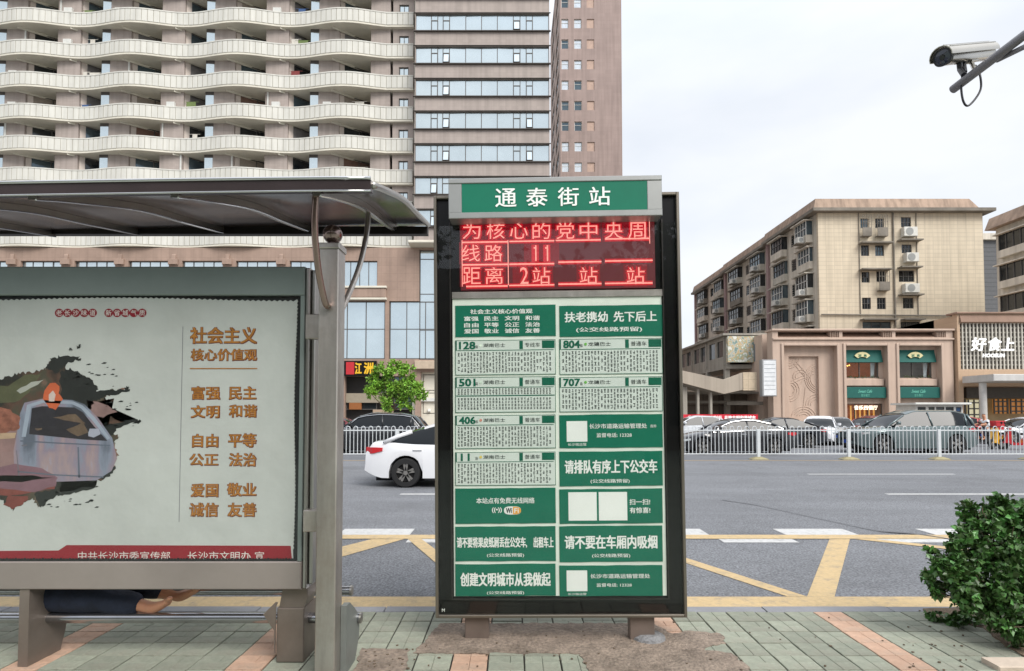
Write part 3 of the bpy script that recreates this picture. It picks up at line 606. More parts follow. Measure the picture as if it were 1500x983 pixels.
for _ in range(60):
    x, y = rg.choice(((rg.uniform(110, 175), rg.uniform(530, 570)), (rg.uniform(60, 145), rg.uniform(716, 748)), (rg.uniform(150, 200), rg.uniform(585, 625)))); s_ = rg.uniform(.5, 2.2); dots.append([(x-s_*2, y+s_*.5), (x, y-s_*.6), (x+s_*2, y-s_*.3), (x+s_, y+s_*.5)])
art('ink_spatter', MATS['poster_ink'], dots, 2)
art('olive_patch', M('poster_olive', '#56573f', .5, var=.25, scale=8), [[(-230, 570), (-60, 556), (10, 566), (34, 550), (60, 548), (40, 575), (20, 590), (-230, 600)]], 2, 2, 3, 61)
art('pale_streak', M('poster_streak', '#a9aba2', .5), [[(22, 572), (44, 560), (62, 556), (50, 566), (28, 576)]], 3, .8, 3, 62)
art('rust_patch', M('poster_rust', '#7a4038', .5, var=.3, scale=9), [[(-60, 705), (0, 700), (40, 702), (82, 706), (78, 716), (40, 722), (10, 728), (-60, 722)], [(10, 726), (40, 728), (32, 740), (16, 746), (4, 740)]], 3, 1.5, 3, 63)
art('orange_streak', M('poster_ochre', '#a8623a', .5, var=.2), [[(-40, 698), (30, 696), (78, 700), (30, 706), (-40, 706)]], 4, 1, 3, 64)
art('pink_hill', M('poster_pink', '#8e7370', .5, var=.2, scale=8), [[(-230, 590), (-80, 586), (0, 600), (24, 625), (30, 640), (20, 700), (-10, 715), (-230, 712)], [(125, 588), (150, 590), (170, 602), (150, 612), (130, 612)]], 2, 2, 3, 31)
m_cabrefl = bpy.data.materials.new('cab_reflection'); m_cabrefl.use_nodes = True; tt = m_cabrefl.node_tree; bb = tt.nodes['Principled BSDF']; bb.inputs['Roughness'].default_value = .5  # colours of a pickup mirrored in the glass, painted flat on the poster
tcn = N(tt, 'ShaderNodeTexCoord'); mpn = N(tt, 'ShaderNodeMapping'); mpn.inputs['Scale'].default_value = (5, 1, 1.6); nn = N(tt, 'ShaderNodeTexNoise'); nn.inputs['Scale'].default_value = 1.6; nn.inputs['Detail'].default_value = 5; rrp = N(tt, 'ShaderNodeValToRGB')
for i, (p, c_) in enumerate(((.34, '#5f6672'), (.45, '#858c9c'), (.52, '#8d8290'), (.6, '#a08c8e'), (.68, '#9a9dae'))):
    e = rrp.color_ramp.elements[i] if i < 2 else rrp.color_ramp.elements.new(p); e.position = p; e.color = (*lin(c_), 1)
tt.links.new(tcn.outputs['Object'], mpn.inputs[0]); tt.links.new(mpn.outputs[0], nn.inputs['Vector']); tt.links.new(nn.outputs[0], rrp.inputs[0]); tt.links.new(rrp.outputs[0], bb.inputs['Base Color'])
art('reflected_cab', m_cabrefl, [[(34, 590), (60, 584), (105, 586), (122, 592), (142, 612), (163, 642), (170, 672), (162, 690), (140, 704), (80, 706), (20, 700), (18, 660), (22, 640), (28, 605)]], 3)  # painted reflection of a pickup: body here, then window, mirror, roof, glints and seams
art('reflected_cab_window', M('cab_reflection_glass', '#302e33', .5, var=.3, scale=12), [[(41, 636), (45, 598), (60, 595), (108, 597), (120, 604), (136, 624), (156, 646), (120, 644)]], 4)
art('reflected_cab_mirror', M('cab_reflection_mirror', '#a5a8b6', .5), [[(128, 634), (130, 628), (143, 628), (146, 636), (136, 641), (128, 639)]], 5)
art('reflected_cab_low', M('cab_reflection_low', '#7d5c66', .5, var=.2, scale=6), [[(20, 680), (60, 686), (82, 700), (80, 712), (48, 722), (8, 716), (-60, 712), (-60, 696)]], 4, 1, 3, 3)
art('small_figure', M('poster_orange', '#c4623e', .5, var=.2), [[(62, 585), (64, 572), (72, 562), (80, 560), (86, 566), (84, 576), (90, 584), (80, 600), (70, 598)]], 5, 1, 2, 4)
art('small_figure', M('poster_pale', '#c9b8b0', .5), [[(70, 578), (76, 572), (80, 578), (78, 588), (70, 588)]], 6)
art('reflected_cab_roof', M('cab_reflection_roof', '#9aa4b2', .5, var=.1), [[(38, 593), (60, 586), (106, 588), (120, 594), (138, 612), (160, 642), (156, 644), (134, 616), (117, 598), (104, 592), (62, 590), (44, 596), (36, 640), (30, 640)]], 5)
art('reflected_cab_beltline', M('cab_reflection_belt', '#5d6472', .5), [[(28, 645), (80, 648), (160, 652), (160, 653.5), (80, 650), (28, 647)], [(24, 690), (80, 695), (150, 698), (150, 700), (80, 697), (24, 692)], [(112, 655), (114, 655), (116, 700), (113, 700)]], 5)
art('reflected_window_glint', M('cab_reflection_glint', '#6b5a4a', .5, var=.3, scale=14), [[(76, 612), (110, 606), (124, 620), (100, 616)], [(96, 630), (120, 618), (128, 634), (112, 640)], [(50, 628), (60, 627), (60, 629), (52, 630)]], 5, 1, 3, 71)
art('crowd_patch', M('poster_crowd', '#8a5a4a', .5, var=.5, scale=20), [[(-60, 600), (-20, 590), (14, 600), (28, 612), (26, 630), (0, 634), (-60, 632)]], 4, 2, 4, 72)
art('table_patch', M('poster_table', '#b39a80', .5, var=.2, scale=10), [[(-60, 636), (22, 634), (20, 642), (-60, 646)]], 5, .6, 3, 73)
art('reflected_door_line', MATS['rule'], [[(22, 660), (23, 660), (27, 697), (25, 697)], [(30, 652), (38, 651), (38, 653), (30, 654)]], 5)
g = MB(); g.box(BX0+.071, PX1-.0005, YB-.004, YB-.001, PZ0+.0005, PZ1-.0015); relb(g.build('glass_pane', MATS['glass_pane']))
# hinges, legs
for y0, y1 in ((463, 498), (745, 776)):
    g = MB(); z1, z0 = PZ(y0, 3.55), PZ(y1, 3.55); g.bbox(-1.245, -1.138, 3.48, 3.56, z0, z1, .004); relb(g.build('hinge', m_steeld))
m_leg = M('leg_clad', '#827870', .5, .55, var=.15, scale=3, dirt=.45, dcol='#6a5a4a')
g = MB(); g.prism([(3.60, 0), (3.86, 0), (3.90, .12), (3.93, .26), (3.93, BZ0-.002), (3.60, BZ0-.002)], -3.02, -2.96, 'x'); relb(g.build('leg', m_leg))
g = MB(); g.bbox(-1.465, -1.295, 3.66, 3.88, .0, .335, .006); g.prism([(-1.455, .336), (-1.30, .336), (-1.28, .39), (-1.28, BZ0-.002), (-1.43, BZ0-.002)], 3.67, 3.70+.14, 'y')
relb(g.build('leg', m_leg))
g = MB(); g.prism([(-1.466, .35), (-1.47, .06), (-1.478, .13), (-1.475, .2), (-1.50, .235), (-1.545, .30), (-1.47, .375), (-1.455, .372)], 3.648, 3.656, 'y'); relb(g.build('torn_cladding', m_leg))
# bench
bn = thing('bench', 'low bench of two polished steel tubes behind the poster case', 'bench', (-2.6, 3.75, 0))
def reln(o): o.parent = bn; o.location = -Vector(bn.location); return o
m_tube = M('bench_tube', '#a3a4a8', .18, .95, var=.15, scale=4)
Y1, Y2 = 3.76, 3.95; z1_, z2_ = PZ(905, Y1), PZ(865, Y2); x1_, x2_ = PX(530, Y1), PX(516, Y2)
for x_, y_, z_ in ((x1_, Y1, z1_), (x2_, Y2, z2_)):
    g = MB(); g.tube([(-4.6, y_, z_), (x_, y_, z_)], .033 if y_ == Y1 else .030, 18); reln(g.build('seat_tube', m_tube, auto=50))
    g = MB(); g.lathe([(.034, 0), (.034, .012), (.02, .016)], (x_, y_, z_), 18, 'x'); reln(g.build('end_cap', m_steel))
for x_ in (-1.02,): 
    g = MB(); g.prism([(3.50, 0), (3.70, 0), (3.79, .12), (3.80, .24), (3.68, .33), (3.57, .40), (3.50, .40)], x_, x_+.035, 'x'); reln(g.build('support', M('support_grey', '#7b7f7c', .5, .4, var=.12, dirt=.3)))
g = MB(); g.prism([(3.62, 0), (3.86, 0), (3.93, .20), (3.95, .36), (3.70, .28), (3.62, .27)], -4.4, -4.35, 'x'); reln(g.build('support', m_leg))
# ================================================================== PERSON lying on the bench
def build_skinned(name, verts, edges, mat, parent=None):
    me = bpy.data.meshes.new(name); me.from_pydata([v[:3] for v in verts], edges, [])
    o = bpy.data.objects.new(name, me); C.objects.link(o); o.modifiers.new('s', 'SKIN').use_smooth_shade = True
    lay = me.skin_vertices
    for i, v in enumerate(verts): lay[0].data[i].radius = (v[3], v[4] if len(v) > 4 else v[3])
    lay[0].data[0].use_root = True
    sb = o.modifiers.new('b', 'SUBSURF'); sb.levels = 2; sb.render_levels = 2
    bpy.context.view_layer.update(); dg = bpy.context.evaluated_depsgraph_get(); m2 = bpy.data.meshes.new_from_object(o.evaluated_get(dg))
    o.modifiers.clear(); o.data = m2; m2.materials.clear(); m2.materials.append(mat); m2.polygons.foreach_set('use_smooth', [True]*len(m2.polygons))
    if parent: o.parent = parent
    return o
m_skin = M('skin', '#c08a6c', .5, var=.08, scale=20); m_skin.node_tree.nodes['Principled BSDF'].inputs['Subsurface Weight'].default_value = .1
m_denim = M('navy_cloth', '#1a2233', .85, var=.4, scale=9, bump=1, bscale=11)
pr = thing('person', 'barefoot person in navy trousers, legs stretched along the bench behind the poster case', 'person', (-3.06, 3.84, .28))
V_ = []; E_ = []
def jv(x, y, z, r, r2=None, frm=None):
    V_.append((x+3.06, y-3.84, z-.28, r, r2 if r2 else r)); i = len(V_)-1
    if frm is not None: E_.append((frm, i))
    return i
pel = jv(-3.06, 3.87, .39, .115, .10); bly = jv(-3.10, 3.88, .56, .11, .10, pel); chest = jv(-3.13, 3.88, .74, .13, .11, bly); nk0 = jv(-3.13, 3.88, .90, .10, .09, chest); nk = jv(-3.11, 3.88, .985, .05, None, nk0)
hd = jv(-3.09, 3.88, 1.07, .078, .085, nk); hd2 = jv(-3.09, 3.88, 1.17, .080, .085, hd); jv(-3.09, 3.88, 1.22, .06, None, hd2); jv(-3.00, 3.88, 1.105, .014, None, hd)
for sgn in (1, -1):
    s_ = jv(-3.13, 3.88+.17*sgn*(1 if sgn > 0 else .6), .90, .052, None, nk0); e_ = jv(-3.06, 3.88+.20*sgn*(1 if sgn > 0 else .5), .66, .040, None, s_); h_ = jv(-2.84, 3.88+.10*sgn*(1 if sgn > 0 else .4), .57, .028, None, e_); p_ = jv(-2.78, 3.88+.09*sgn*(1 if sgn > 0 else .4), .555, .026, .018, h_)
    for k in range(5): jv(-2.715+(-.03 if k == 0 else .006*(2-abs(k-2.5))), 3.88+.09*sgn*(1 if sgn > 0 else .4)+.016*(k-2), .535-.006*abs(k-2), .0095, None, p_)
for dy, dz, dx in ((-.05, -.015, 0), (.09, .02, .10)):      # near leg, far leg
    hip = jv(-2.97, 3.86+dy, .375+dz, .09, None, pel); kn = jv(-2.66+dx*.5, 3.85+dy, .365+dz, .066, None, hip); cf = jv(-2.53+dx*.7, 3.85+dy, .345+dz, .056, None, kn); an = jv(-2.38+dx, 3.85+dy, .318+dz, .040, None, cf)
    hl = jv(-2.325+dx, 3.845+dy, .300+dz, .043, None, an); md_ = jv(-2.27+dx, 3.82+dy, .325+dz, .040, .034, hl); b_ = jv(-2.205+dx, 3.80+dy, .355+dz, .038, .020, md_)
    for k in range(5): jv(-2.165+dx+(.014 if k == 0 else -.005*k), 3.775+dy+.014*(k-2), .380+dz+.012*(2-k), .0145-.001*k, None, b_)
build_skinned('body', V_, E_, m_skin, pr)
def seg(name, mat, chains, parent, off):
    vs, es = [], []
    for ch in chains:
        p_ = None
        for q in ch:
            if isinstance(q, int): p_ = q; continue
            vs.append((q[0]+off[0], q[1]+off[1], q[2]+off[2], q[3], q[3])); i = len(vs)-1
            if p_ is not None: es.append((p_, i))
            p_ = i
    return build_skinned(name, vs, es, mat, parent)
O_ = (3.06, -3.84, -.28)
seg('trousers', m_denim, [[(-3.07, 3.87, .42, .135), (-2.96, 3.81, .365, .112), (-2.80, 3.80, .350, .100), (-2.66, 3.80, .352, .094), (-2.60, 3.80, .335, .080), (-2.50, 3.80, .322, .086), (-2.385, 3.80, .312, .070)], [0, (-2.95, 3.94, .40, .112), (-2.65, 3.94, .40, .092), (-2.52, 3.94, .385, .078), (-2.32, 3.94, .36, .066)]], pr, O_)
seg('shirt', M('dark_shirt', '#22242a', .85), [[(-3.07, 3.87, .45, .14), (-3.12, 3.88, .72, .145), (-3.13, 3.88, .90, .115), (-3.12, 3.88, .95, .07)], [2, (-3.13, 4.04, .89, .07), (-3.09, 4.07, .76, .06)], [2, (-3.13, 3.79, .89, .065), (-3.09, 3.785, .78, .055)]], pr, O_)
seg('hair', M('black_hair', '#15120f', .6), [[(-3.115, 3.88, 1.15, .088), (-3.11, 3.88, 1.21, .082)]], pr, O_)
# ================================================================== CCTV CAMERA on its arm
def W3(px, py, Y): x, z = XZ(px, py, Y); return Vector((x, Y, z))
m_pole = M('pole_grey', '#77767a', .45, .5, var=.08)
ar = thing('camera_pole', 'grey pipe arm reaching in from the top right corner of the photo', 'pole', (5.9, 3.2, 0))
def rela(o, t): o.parent = t; o.location = -Vector(t.location); return o
p0 = W3(1396, 131, 5.0); p1 = W3(1500, 52, 4.35); dirn = (p1-p0)
p2 = Vector((5.9, 3.2, p1.z+.75))
g = MB(); g.tube([p0, p0.lerp(p1, .5), p1, p2], .036, 14); rela(g.build('arm', m_pole, auto=40), ar)
g = MB(); q0 = W3(1461, 88, 4.65); q1 = W3(1502, 68, 4.35); g.tube([q0, q1, Vector((5.85, 3.2, p2.z-.45))], .02, 12); rela(g.build('stay', m_pole, auto=40), ar)
g = MB(); g.lathe([(.11, 0), (.10, 2), (.085, p2.z+.3), (0, p2.z+.32)], (5.9, 3.2, 0), 18); g.lathe([(.2, 0), (.2, .02), (.11, .03)], (5.9, 3.2, 0), 18); rela(g.build('mast', m_pole, auto=40), ar)
cc = W3(1412, 80, 5.0)
cv = thing('security_camera', 'bullet security camera in a steel hooded housing clamped on a grey arm', 'security camera', cc)
fr = W3(1381, 84, 4.83)-cc; bk = W3(1447, 77, 5.2)-cc; ax = (fr-bk).normalized()
Z = Vector((0, 0, 1)); sdv = ax.cross(Z).normalized(); upv = sdv.cross(ax).normalized()
def ringat(c, rw, rh, n=24, sq=.72, a0=0, a1=2*math.pi):
    o = []
    for k in range(n):
        a = a0+(a1-a0)*k/n; x = math.copysign(abs(math.cos(a))**sq, math.cos(a)); y = math.copysign(abs(math.sin(a))**sq, math.sin(a)); o.append(tuple(c+sdv*rw*x+upv*rh*y))
    return o
m_cam = M('camera_steel', '#bdb8ae', .25, .9, var=.05)
g = MB(); Ln = (fr-bk).length
g.loft([ringat(bk, .05, .05), ringat(bk+ax*.01, .066, .062), ringat(bk+ax*(Ln-.03), .066, .062), ringat(fr-ax*.02, .070, .068)]); 
g.build('housing', m_cam, cv, auto=35)
g = MB(); hr = []
for t_ in (-.015, Ln*.5, Ln+.035):
    c_ = bk+ax*t_; o_ = [c_+sdv*.088*math.cos(R(a))+upv*(.086*math.sin(R(a))+.004) for a in range(-10, 191, 20)]; i_ = [c_+sdv*.082*math.cos(R(a))+upv*(.080*math.sin(R(a))+.004) for a in range(190, -11, -20)]
    hr.append([tuple(v) for v in o_+i_])
g.loft(hr); 
for k in (-.5, .2, .7): 
    a_ = R(90+k*70); base = sdv*.087*math.cos(a_)+upv*(.087*math.sin(a_)+.004); g.tube([bk+base, fr+base], .006, 6)
g.build('hood', m_cam, cv, auto=35)
g = MB(); g.loft([ringat(fr-ax*.021, .066, .066, sq=.85), ringat(fr+ax*.006, .07, .07, sq=.85)]); g.build('bezel', M('cam_black', '#1a1b22', .4), cv, auto=35)
g = MB(); g.loft([ringat(fr+ax*.0061, .058, .056, sq=.9), ringat(fr+ax*.008, .05, .05, sq=.9)]); g.build('glass_front', M('cam_glass', '#1c2436', .05, spec=.8), cv, auto=35)
g = MB(); g.loft([ringat(fr+ax*.0081, .022, .022, sq=1), ringat(fr+ax*.012, .018, .018, sq=1)]); g.build('lens', M('cam_lens', '#0a0a10', .05), cv)
arm_pt = W3(1413, 115, 4.88)-cc
g = MB(); b0 = -upv*.07+ax*.05; g.tube([b0+ax*.06, b0-upv*.05+ax*.07, arm_pt+upv*.03], .022, 8); g.tube([b0-ax*.02, arm_pt+upv*.05-ax*.03], .016, 8); g.loft([ringat(b0+upv*.012+ax*.09, .03, .012), ringat(b0+upv*.012-ax*.14, .03, .012)]); g.build('bracket', MATS['cam_black'], cv)
g = MB(); g.tube([-upv*.06-ax*.10, W3(1428, 103, 4.85)-cc], .017, 8); g.loft([ringat(-upv*.068-ax*.04, .035, .01), ringat(-upv*.068-ax*.16, .035, .01)]); g.build('mount_plate', m_cam, cv)
g = MB(); g.tube(smoothpath([W3(1410, 108, 4.9)-cc, W3(1408, 128, 4.9)-cc, W3(1411, 148, 4.9)-cc, W3(1418, 155, 4.9)-cc, W3(1430, 143, 4.9)-cc, W3(1437, 128, 4.9)-cc, W3(1435, 108, 4.9)-cc, W3(1429, 96, 4.95)-cc], 6), .0085, 8); g.build('cable', MATS['cam_black'], cv, smooth=True)
# ================================================================== VEGETATION
def leaf(mb, p, n, up, ln, wd, rng):
    side = n.cross(up)
    if side.length < .01: return
    side = side.normalized()*wd; t = up.normalized()*ln; nn = n*wd*.35
    mb.add([p, p+t*.5-side+nn, p+t, p+t*.5+side+nn], [(0, 1, 2), (0, 2, 3)])
def rv(r_): 
    while True:
        v = Vector((r_.uniform(-1, 1), r_.uniform(-1, 1), r_.uniform(-1, 1)))
        if .05 < v.length < 1: return v.normalized()
def crown(lumps, n, ln, seed, wd=.42, hollow=.55):
    r_ = random.Random(seed); mb = MB(); tot = sum(l[3]**2 for l in lumps)
    for (x, y, z, r, sq) in lumps:
        k = int(n*r*r/tot)
        # sub-clumps give light and dark tufts with gaps between
        cl = [(rv(r_), r_.uniform(.25, .42)) for _ in range(max(5, int(k/45)))]
        for i in range(k):
            c_, cr_ = r_.choice(cl); d = c_*r_.uniform(hollow, 1.0)*r; d = Vector((d.x, d.y, d.z*sq)); j = rv(r_)*cr_*r*r_.random()**.5*.8
            p = Vector((x, y, z))+d+j; nrm = (d.normalized()*.6+rv(r_)+Vector((0, 0, .5))).normalized(); up = (rv(r_)+Vector((0, 0, -.15))+d.normalized()*.5).normalized()
            j_ = r_.random(); p = p+d.normalized()*r*(.25*r_.random() if j_ < .07 else 0); s_ = ln*r_.uniform(.5, 1.35); leaf(mb, p, nrm, up, s_, s_*wd*.6, r_)
    return mb
m_leaf = M('shrub_leaf', '#42652f', .42, var=.4, scale=9, island=.6, spec=.5)
m_leaft = M('tree_leaf', '#6f9a2e', .55, var=.25, scale=1.2, island=.4); m_leafd = M('street_leaf', '#4a5d30', .6, var=.3, scale=.6, island=.4)
for mm in (m_leaf, m_leaft, m_leafd): mm.node_tree.nodes['Principled BSDF'].inputs['Transmission Weight'].default_value = 0
m_bark = M('bark', '#5a4a3a', .9, var=.3, scale=12, bump=1, bscale=30)
SB = Vector((3.55, 4.12, 0))
shrub = thing('shrub', 'dark green leafy shrub in a soil bed at the right kerb edge', 'shrub', SB)
r_ = random.Random(21)
lump = []
for px, py, Y, rad in ((1385, 812, 4.05, .115), (1372, 838, 4.0, .09), (1400, 845, 4.0, .13), (1425, 800, 4.1, .15), (1440, 770, 4.15, .12), (1470, 750, 4.2, .12), (1432, 755, 4.15, .09), (1500, 758, 4.2, .16), (1480, 800, 4.1, .19), (1450, 850, 4.0, .17), (1500, 850, 4.05, .2), (1420, 870, 3.98, .12), (1390, 862, 4.05, .09), (1465, 890, 3.95, .14), (1500, 900, 3.95, .15), (1540, 800, 4.2, .24), (1550, 870, 4.1, .2), (1580, 840, 4.2, .2), (1470, 920, 3.85, .07), (1495, 930, 3.85, .09), (1418, 742, 4.2, .05), (1462, 736, 4.2, .06), (1375, 868, 4.0, .05)):
    x, z = XZ(px, py, Y); lump.append((x-SB.x, Y-SB.y, z, rad, 1.0))
crown([(a, b, c, d*.93, e) for a, b, c, d, e in lump], 15500, .044, 22, wd=.6, hollow=.25).build('foliage', m_leaf, shrub)
g = MB()
for l_ in lump:
    b_ = Vector((r_.uniform(-.15, .45), r_.uniform(-.1, .1), 0)); e_ = Vector(l_[:3]); mid = b_.lerp(e_, .5)+Vector((r_.uniform(-.05, .05), 0, .06)); g.tube([b_, mid, e_], [.012, .009, .004], 6)
    for _ in range(4): g.tube([mid.lerp(e_, r_.uniform(.2, .8)), e_+rv(r_)*l_[3]*.9], [.004, .002], 4)
g.build('stems', m_bark, shrub)
WB = Vector((*G(1385, 906), 0)); weed = thing('weed_tuft', 'low green weeds creeping over the tiles at the shrub foot', 'weeds', WB); lump = []
for px, py, rad in ((1362, 900, .03), (1375, 905, .045), (1390, 908, .06), (1405, 912, .06), (1420, 908, .06)):
    x, y = G(px, py+6); lump.append((x-WB.x, y-WB.y, .035, rad*1.2, .5))
crown(lump, 420, .04, 5, wd=.6).build('foliage', m_leaf, weed)
def tree(name, label, loc, lumps, n, ln, mat, seed, trunk_r, th, group=None):
    t = thing(name, label, 'tree', loc, 0, group); crown(lumps, n, ln, seed).build('crown', mat, t); g = MB(); r_ = random.Random(seed)
    g.tube([(0, 0, 0), (.03, 0, th*.5), (0, .02, th)], [trunk_r*1.25, trunk_r, trunk_r*.8], 10)
    for l_ in lumps:
        e_ = Vector(l_[:3]); g.tube([(0, .02, th*.97), Vector((e_.x*.5, e_.y*.5, th+(e_.z-th)*.4)), e_], [trunk_r*.6, trunk_r*.35, trunk_r*.12], 6)
    g.build('trunk', m_bark, t); return t
TY = 38.5; tx = PX(572, TY)
tl = []
for px, py, rad in ((548, 560, .62), (560, 545, .62), (578, 540, .72), (598, 546, .62), (604, 566, .66), (586, 570, .85), (565, 572, .80), (612, 580, .5), (596, 590, .55), (570, 592, .5), (545, 577, .45)):
    x, z = XZ(px, py, TY); tl.append((x-tx, random.Random(px).uniform(-.6, .6), z, rad, .9))
tree('street_tree', 'bright green round street tree in front of the brown tower podium', (tx, TY, 0), tl, 7500, .21, m_leaft, 12, .10, 1.7)
# trees and a building on the near side of the street, behind the viewer (seen mirrored in the panes)
for i, (x, y, s_) in enumerate(((-5.5, -6.5, 1.0), (3.2, -7.5, 1.15), (10.5, -9.0, .95))):
    r_ = random.Random(40+i); lp_ = [(r_.uniform(-2.2, 2.2)*s_, r_.uniform(-1.8, 1.8)*s_, r_.uniform(3.6, 6.6)*s_, r_.uniform(.9, 1.5)*s_, .85) for _ in range(9)]
    tree('roadside_tree', ('dark leafy street tree behind the poster case, on the near pavement', 'tall leafy tree behind the viewer, mirrored in the sign glass', 'leafy tree on the near pavement right of the camera mast')[i], (x, y, 0), lp_, 3600, .26, m_leafd, 50+i, .16, 2.6, 'roadside trees on the near pavement')
# ================================================================== MEDIAN FENCE
FY = 20.9
fe = thing('median_fence', 'white steel traffic fence with hooped bars along the middle of the road', 'fence', (PX(1110, FY), FY, ROAD))
m_fw = M('fence_white', '#c6cacc', .45, var=.05, scale=2, dirt=.2, dcol='#b5b2ac')
FP = 132/F*FY
zt, zb_, zh = PZ(630.5, FY)-ROAD, PZ(665, FY)-ROAD, PZ(624.5, FY)-ROAD
g = MB(); g.bbox(-.055, .055, -.04, .04, .07, PZ(629, FY)-ROAD, .008); fp0 = g.build('post', m_fw, fe)
g = MB(); g.loft([[(-.30*k, -.17*k, z), (.30*k, -.17*k, z), (.30*k, .17*k, z), (-.30*k, .17*k, z)] for k, z in ((1, 0), (1, .02), (.8, .05), (.35, .10))]); fb0 = g.build('base', M('fence_base', '#8f8768', .8, var=.15), fp0)
g = MB(); nh = 12; hw = FP/nh
pts = [(-.068, 0, zb_)]+[(-.068, 0, zt)]+[(-.068*math.cos(R(a)), 0, zh-.068+.068*math.sin(R(a))) for a in range(0, 181, 30)]+[(.068, 0, zt), (.068, 0, zb_)]
g.tube(pts, .0135, 6); hoop_me = g.build('hoop', m_fw, None); 
pan = None
for k in range(-9, 7):
    if k != -9 or True:
        post_ = fp0 if k == -9 else copy_tree(fp0, fe); post_.location = (k*FP, 0, 0)
    g = MB(); g.bbox(.056, FP-.056, -.018, .018, -.02, .02, .004)
    if pan is None:
        pan = bpy.data.objects.new('fence_panel', None); C.objects.link(pan); pan.parent = fe
        for z in (zt, zb_): o = g.build('rail', m_fw, pan, (0, 0, z))
        for i in range(nh):
            o = hoop_me if i == 0 else hoop_me.copy()
            if i: C.objects.link(o)
            o.parent = pan; o.location = (hw*(i+.5), 0, 0)
        pan.location = (k*FP, 0, 0)
    elif -8 < k < 6: p_ = copy_tree(pan, fe); p_.location = (k*FP, 0, 0)
# ================================================================== VEHICLES
m_glass = M('car_glass', '#0f1418', .06, spec=.35, var=0); m_tyre = M('tyre', '#1a1a1b', .8, var=.1)
m_rim = M('wheel_rim', '#a9a6a2', .3, .8, var=0); m_dark = M('car_trim', '#15161a', .5); m_tail = M('tail_lamp', '#b01822', .2, spec=.8, emit=.15); m_lamp = M('head_lamp', '#cfd4d6', .12, .5); m_int = M('arch_dark', '#08080a', .9)
m_plate = M('plate_blue', '#2a4a9a', .4)
def paint(name, col, met=0, rough=.32): return M('paint_'+name, col, rough, met, var=.02, coat=.8)
TYPES = {   # deck profile, glasshouse profile, wheel x, wheel radius, half width, sill
 'sedan': dict(deck=[(-2.38, .40), (-2.35, .62), (-2.1, .74), (-1.3, .90), (-.8, .95), (1.2, 1.0), (1.75, 1.04), (2.2, 1.0), (2.36, .82), (2.38, .42)], gh=[(-1.2, .90), (-.30, 1.36), (.15, 1.445), (.75, 1.43), (1.3, 1.28), (1.95, 1.03)], wx=(-1.45, 1.42), wr=.33, hw=.91),
 'suv': dict(deck=[(-2.32, .48), (-2.3, .80), (-2.05, .95), (-1.1, 1.06), (-.7, 1.10), (1.3, 1.14), (2.0, 1.15), (2.25, 1.05), (2.33, .75), (2.34, .5)], gh=[(-1.15, 1.05), (-.45, 1.55), (.1, 1.68), (1.2, 1.66), (1.8, 1.54), (2.2, 1.10)], wx=(-1.42, 1.40), wr=.37, hw=.94),
 'longsuv': dict(deck=[(-2.5, .50), (-2.48, .85), (-2.2, 1.0), (-1.3, 1.10), (-.9, 1.14), (1.5, 1.18), (2.2, 1.18), (2.45, 1.05), (2.5, .75), (2.5, .5)], gh=[(-1.4, 1.08), (-.55, 1.62), (.0, 1.78), (1.6, 1.78), (2.15, 1.66), (2.42, 1.15)], wx=(-1.52, 1.52), wr=.38, hw=.97),
 'hatch': dict(deck=[(-2.05, .42), (-2.02, .65), (-1.85, .78), (-1.2, .92), (-.8, .96), (1.1, 1.0), (1.7, 1.0), (1.95, .9), (2.02, .7), (2.03, .42)], gh=[(-1.15, .92), (-.4, 1.36), (.1, 1.50), (1.0, 1.48), (1.5, 1.36), (1.9, 1.0)], wx=(-1.28, 1.25), wr=.31, hw=.86)}
def prof_z(pts, x):
    if x <= pts[0][0]: return pts[0][1]
    for a, b in zip(pts, pts[1:]):
        if x <= b[0]:
            t = (x-a[0])/(b[0]-a[0]); t = t*t*(3-2*t)*.35+t*.65; return a[1]+(b[1]-a[1])*t
    return pts[-1][1]
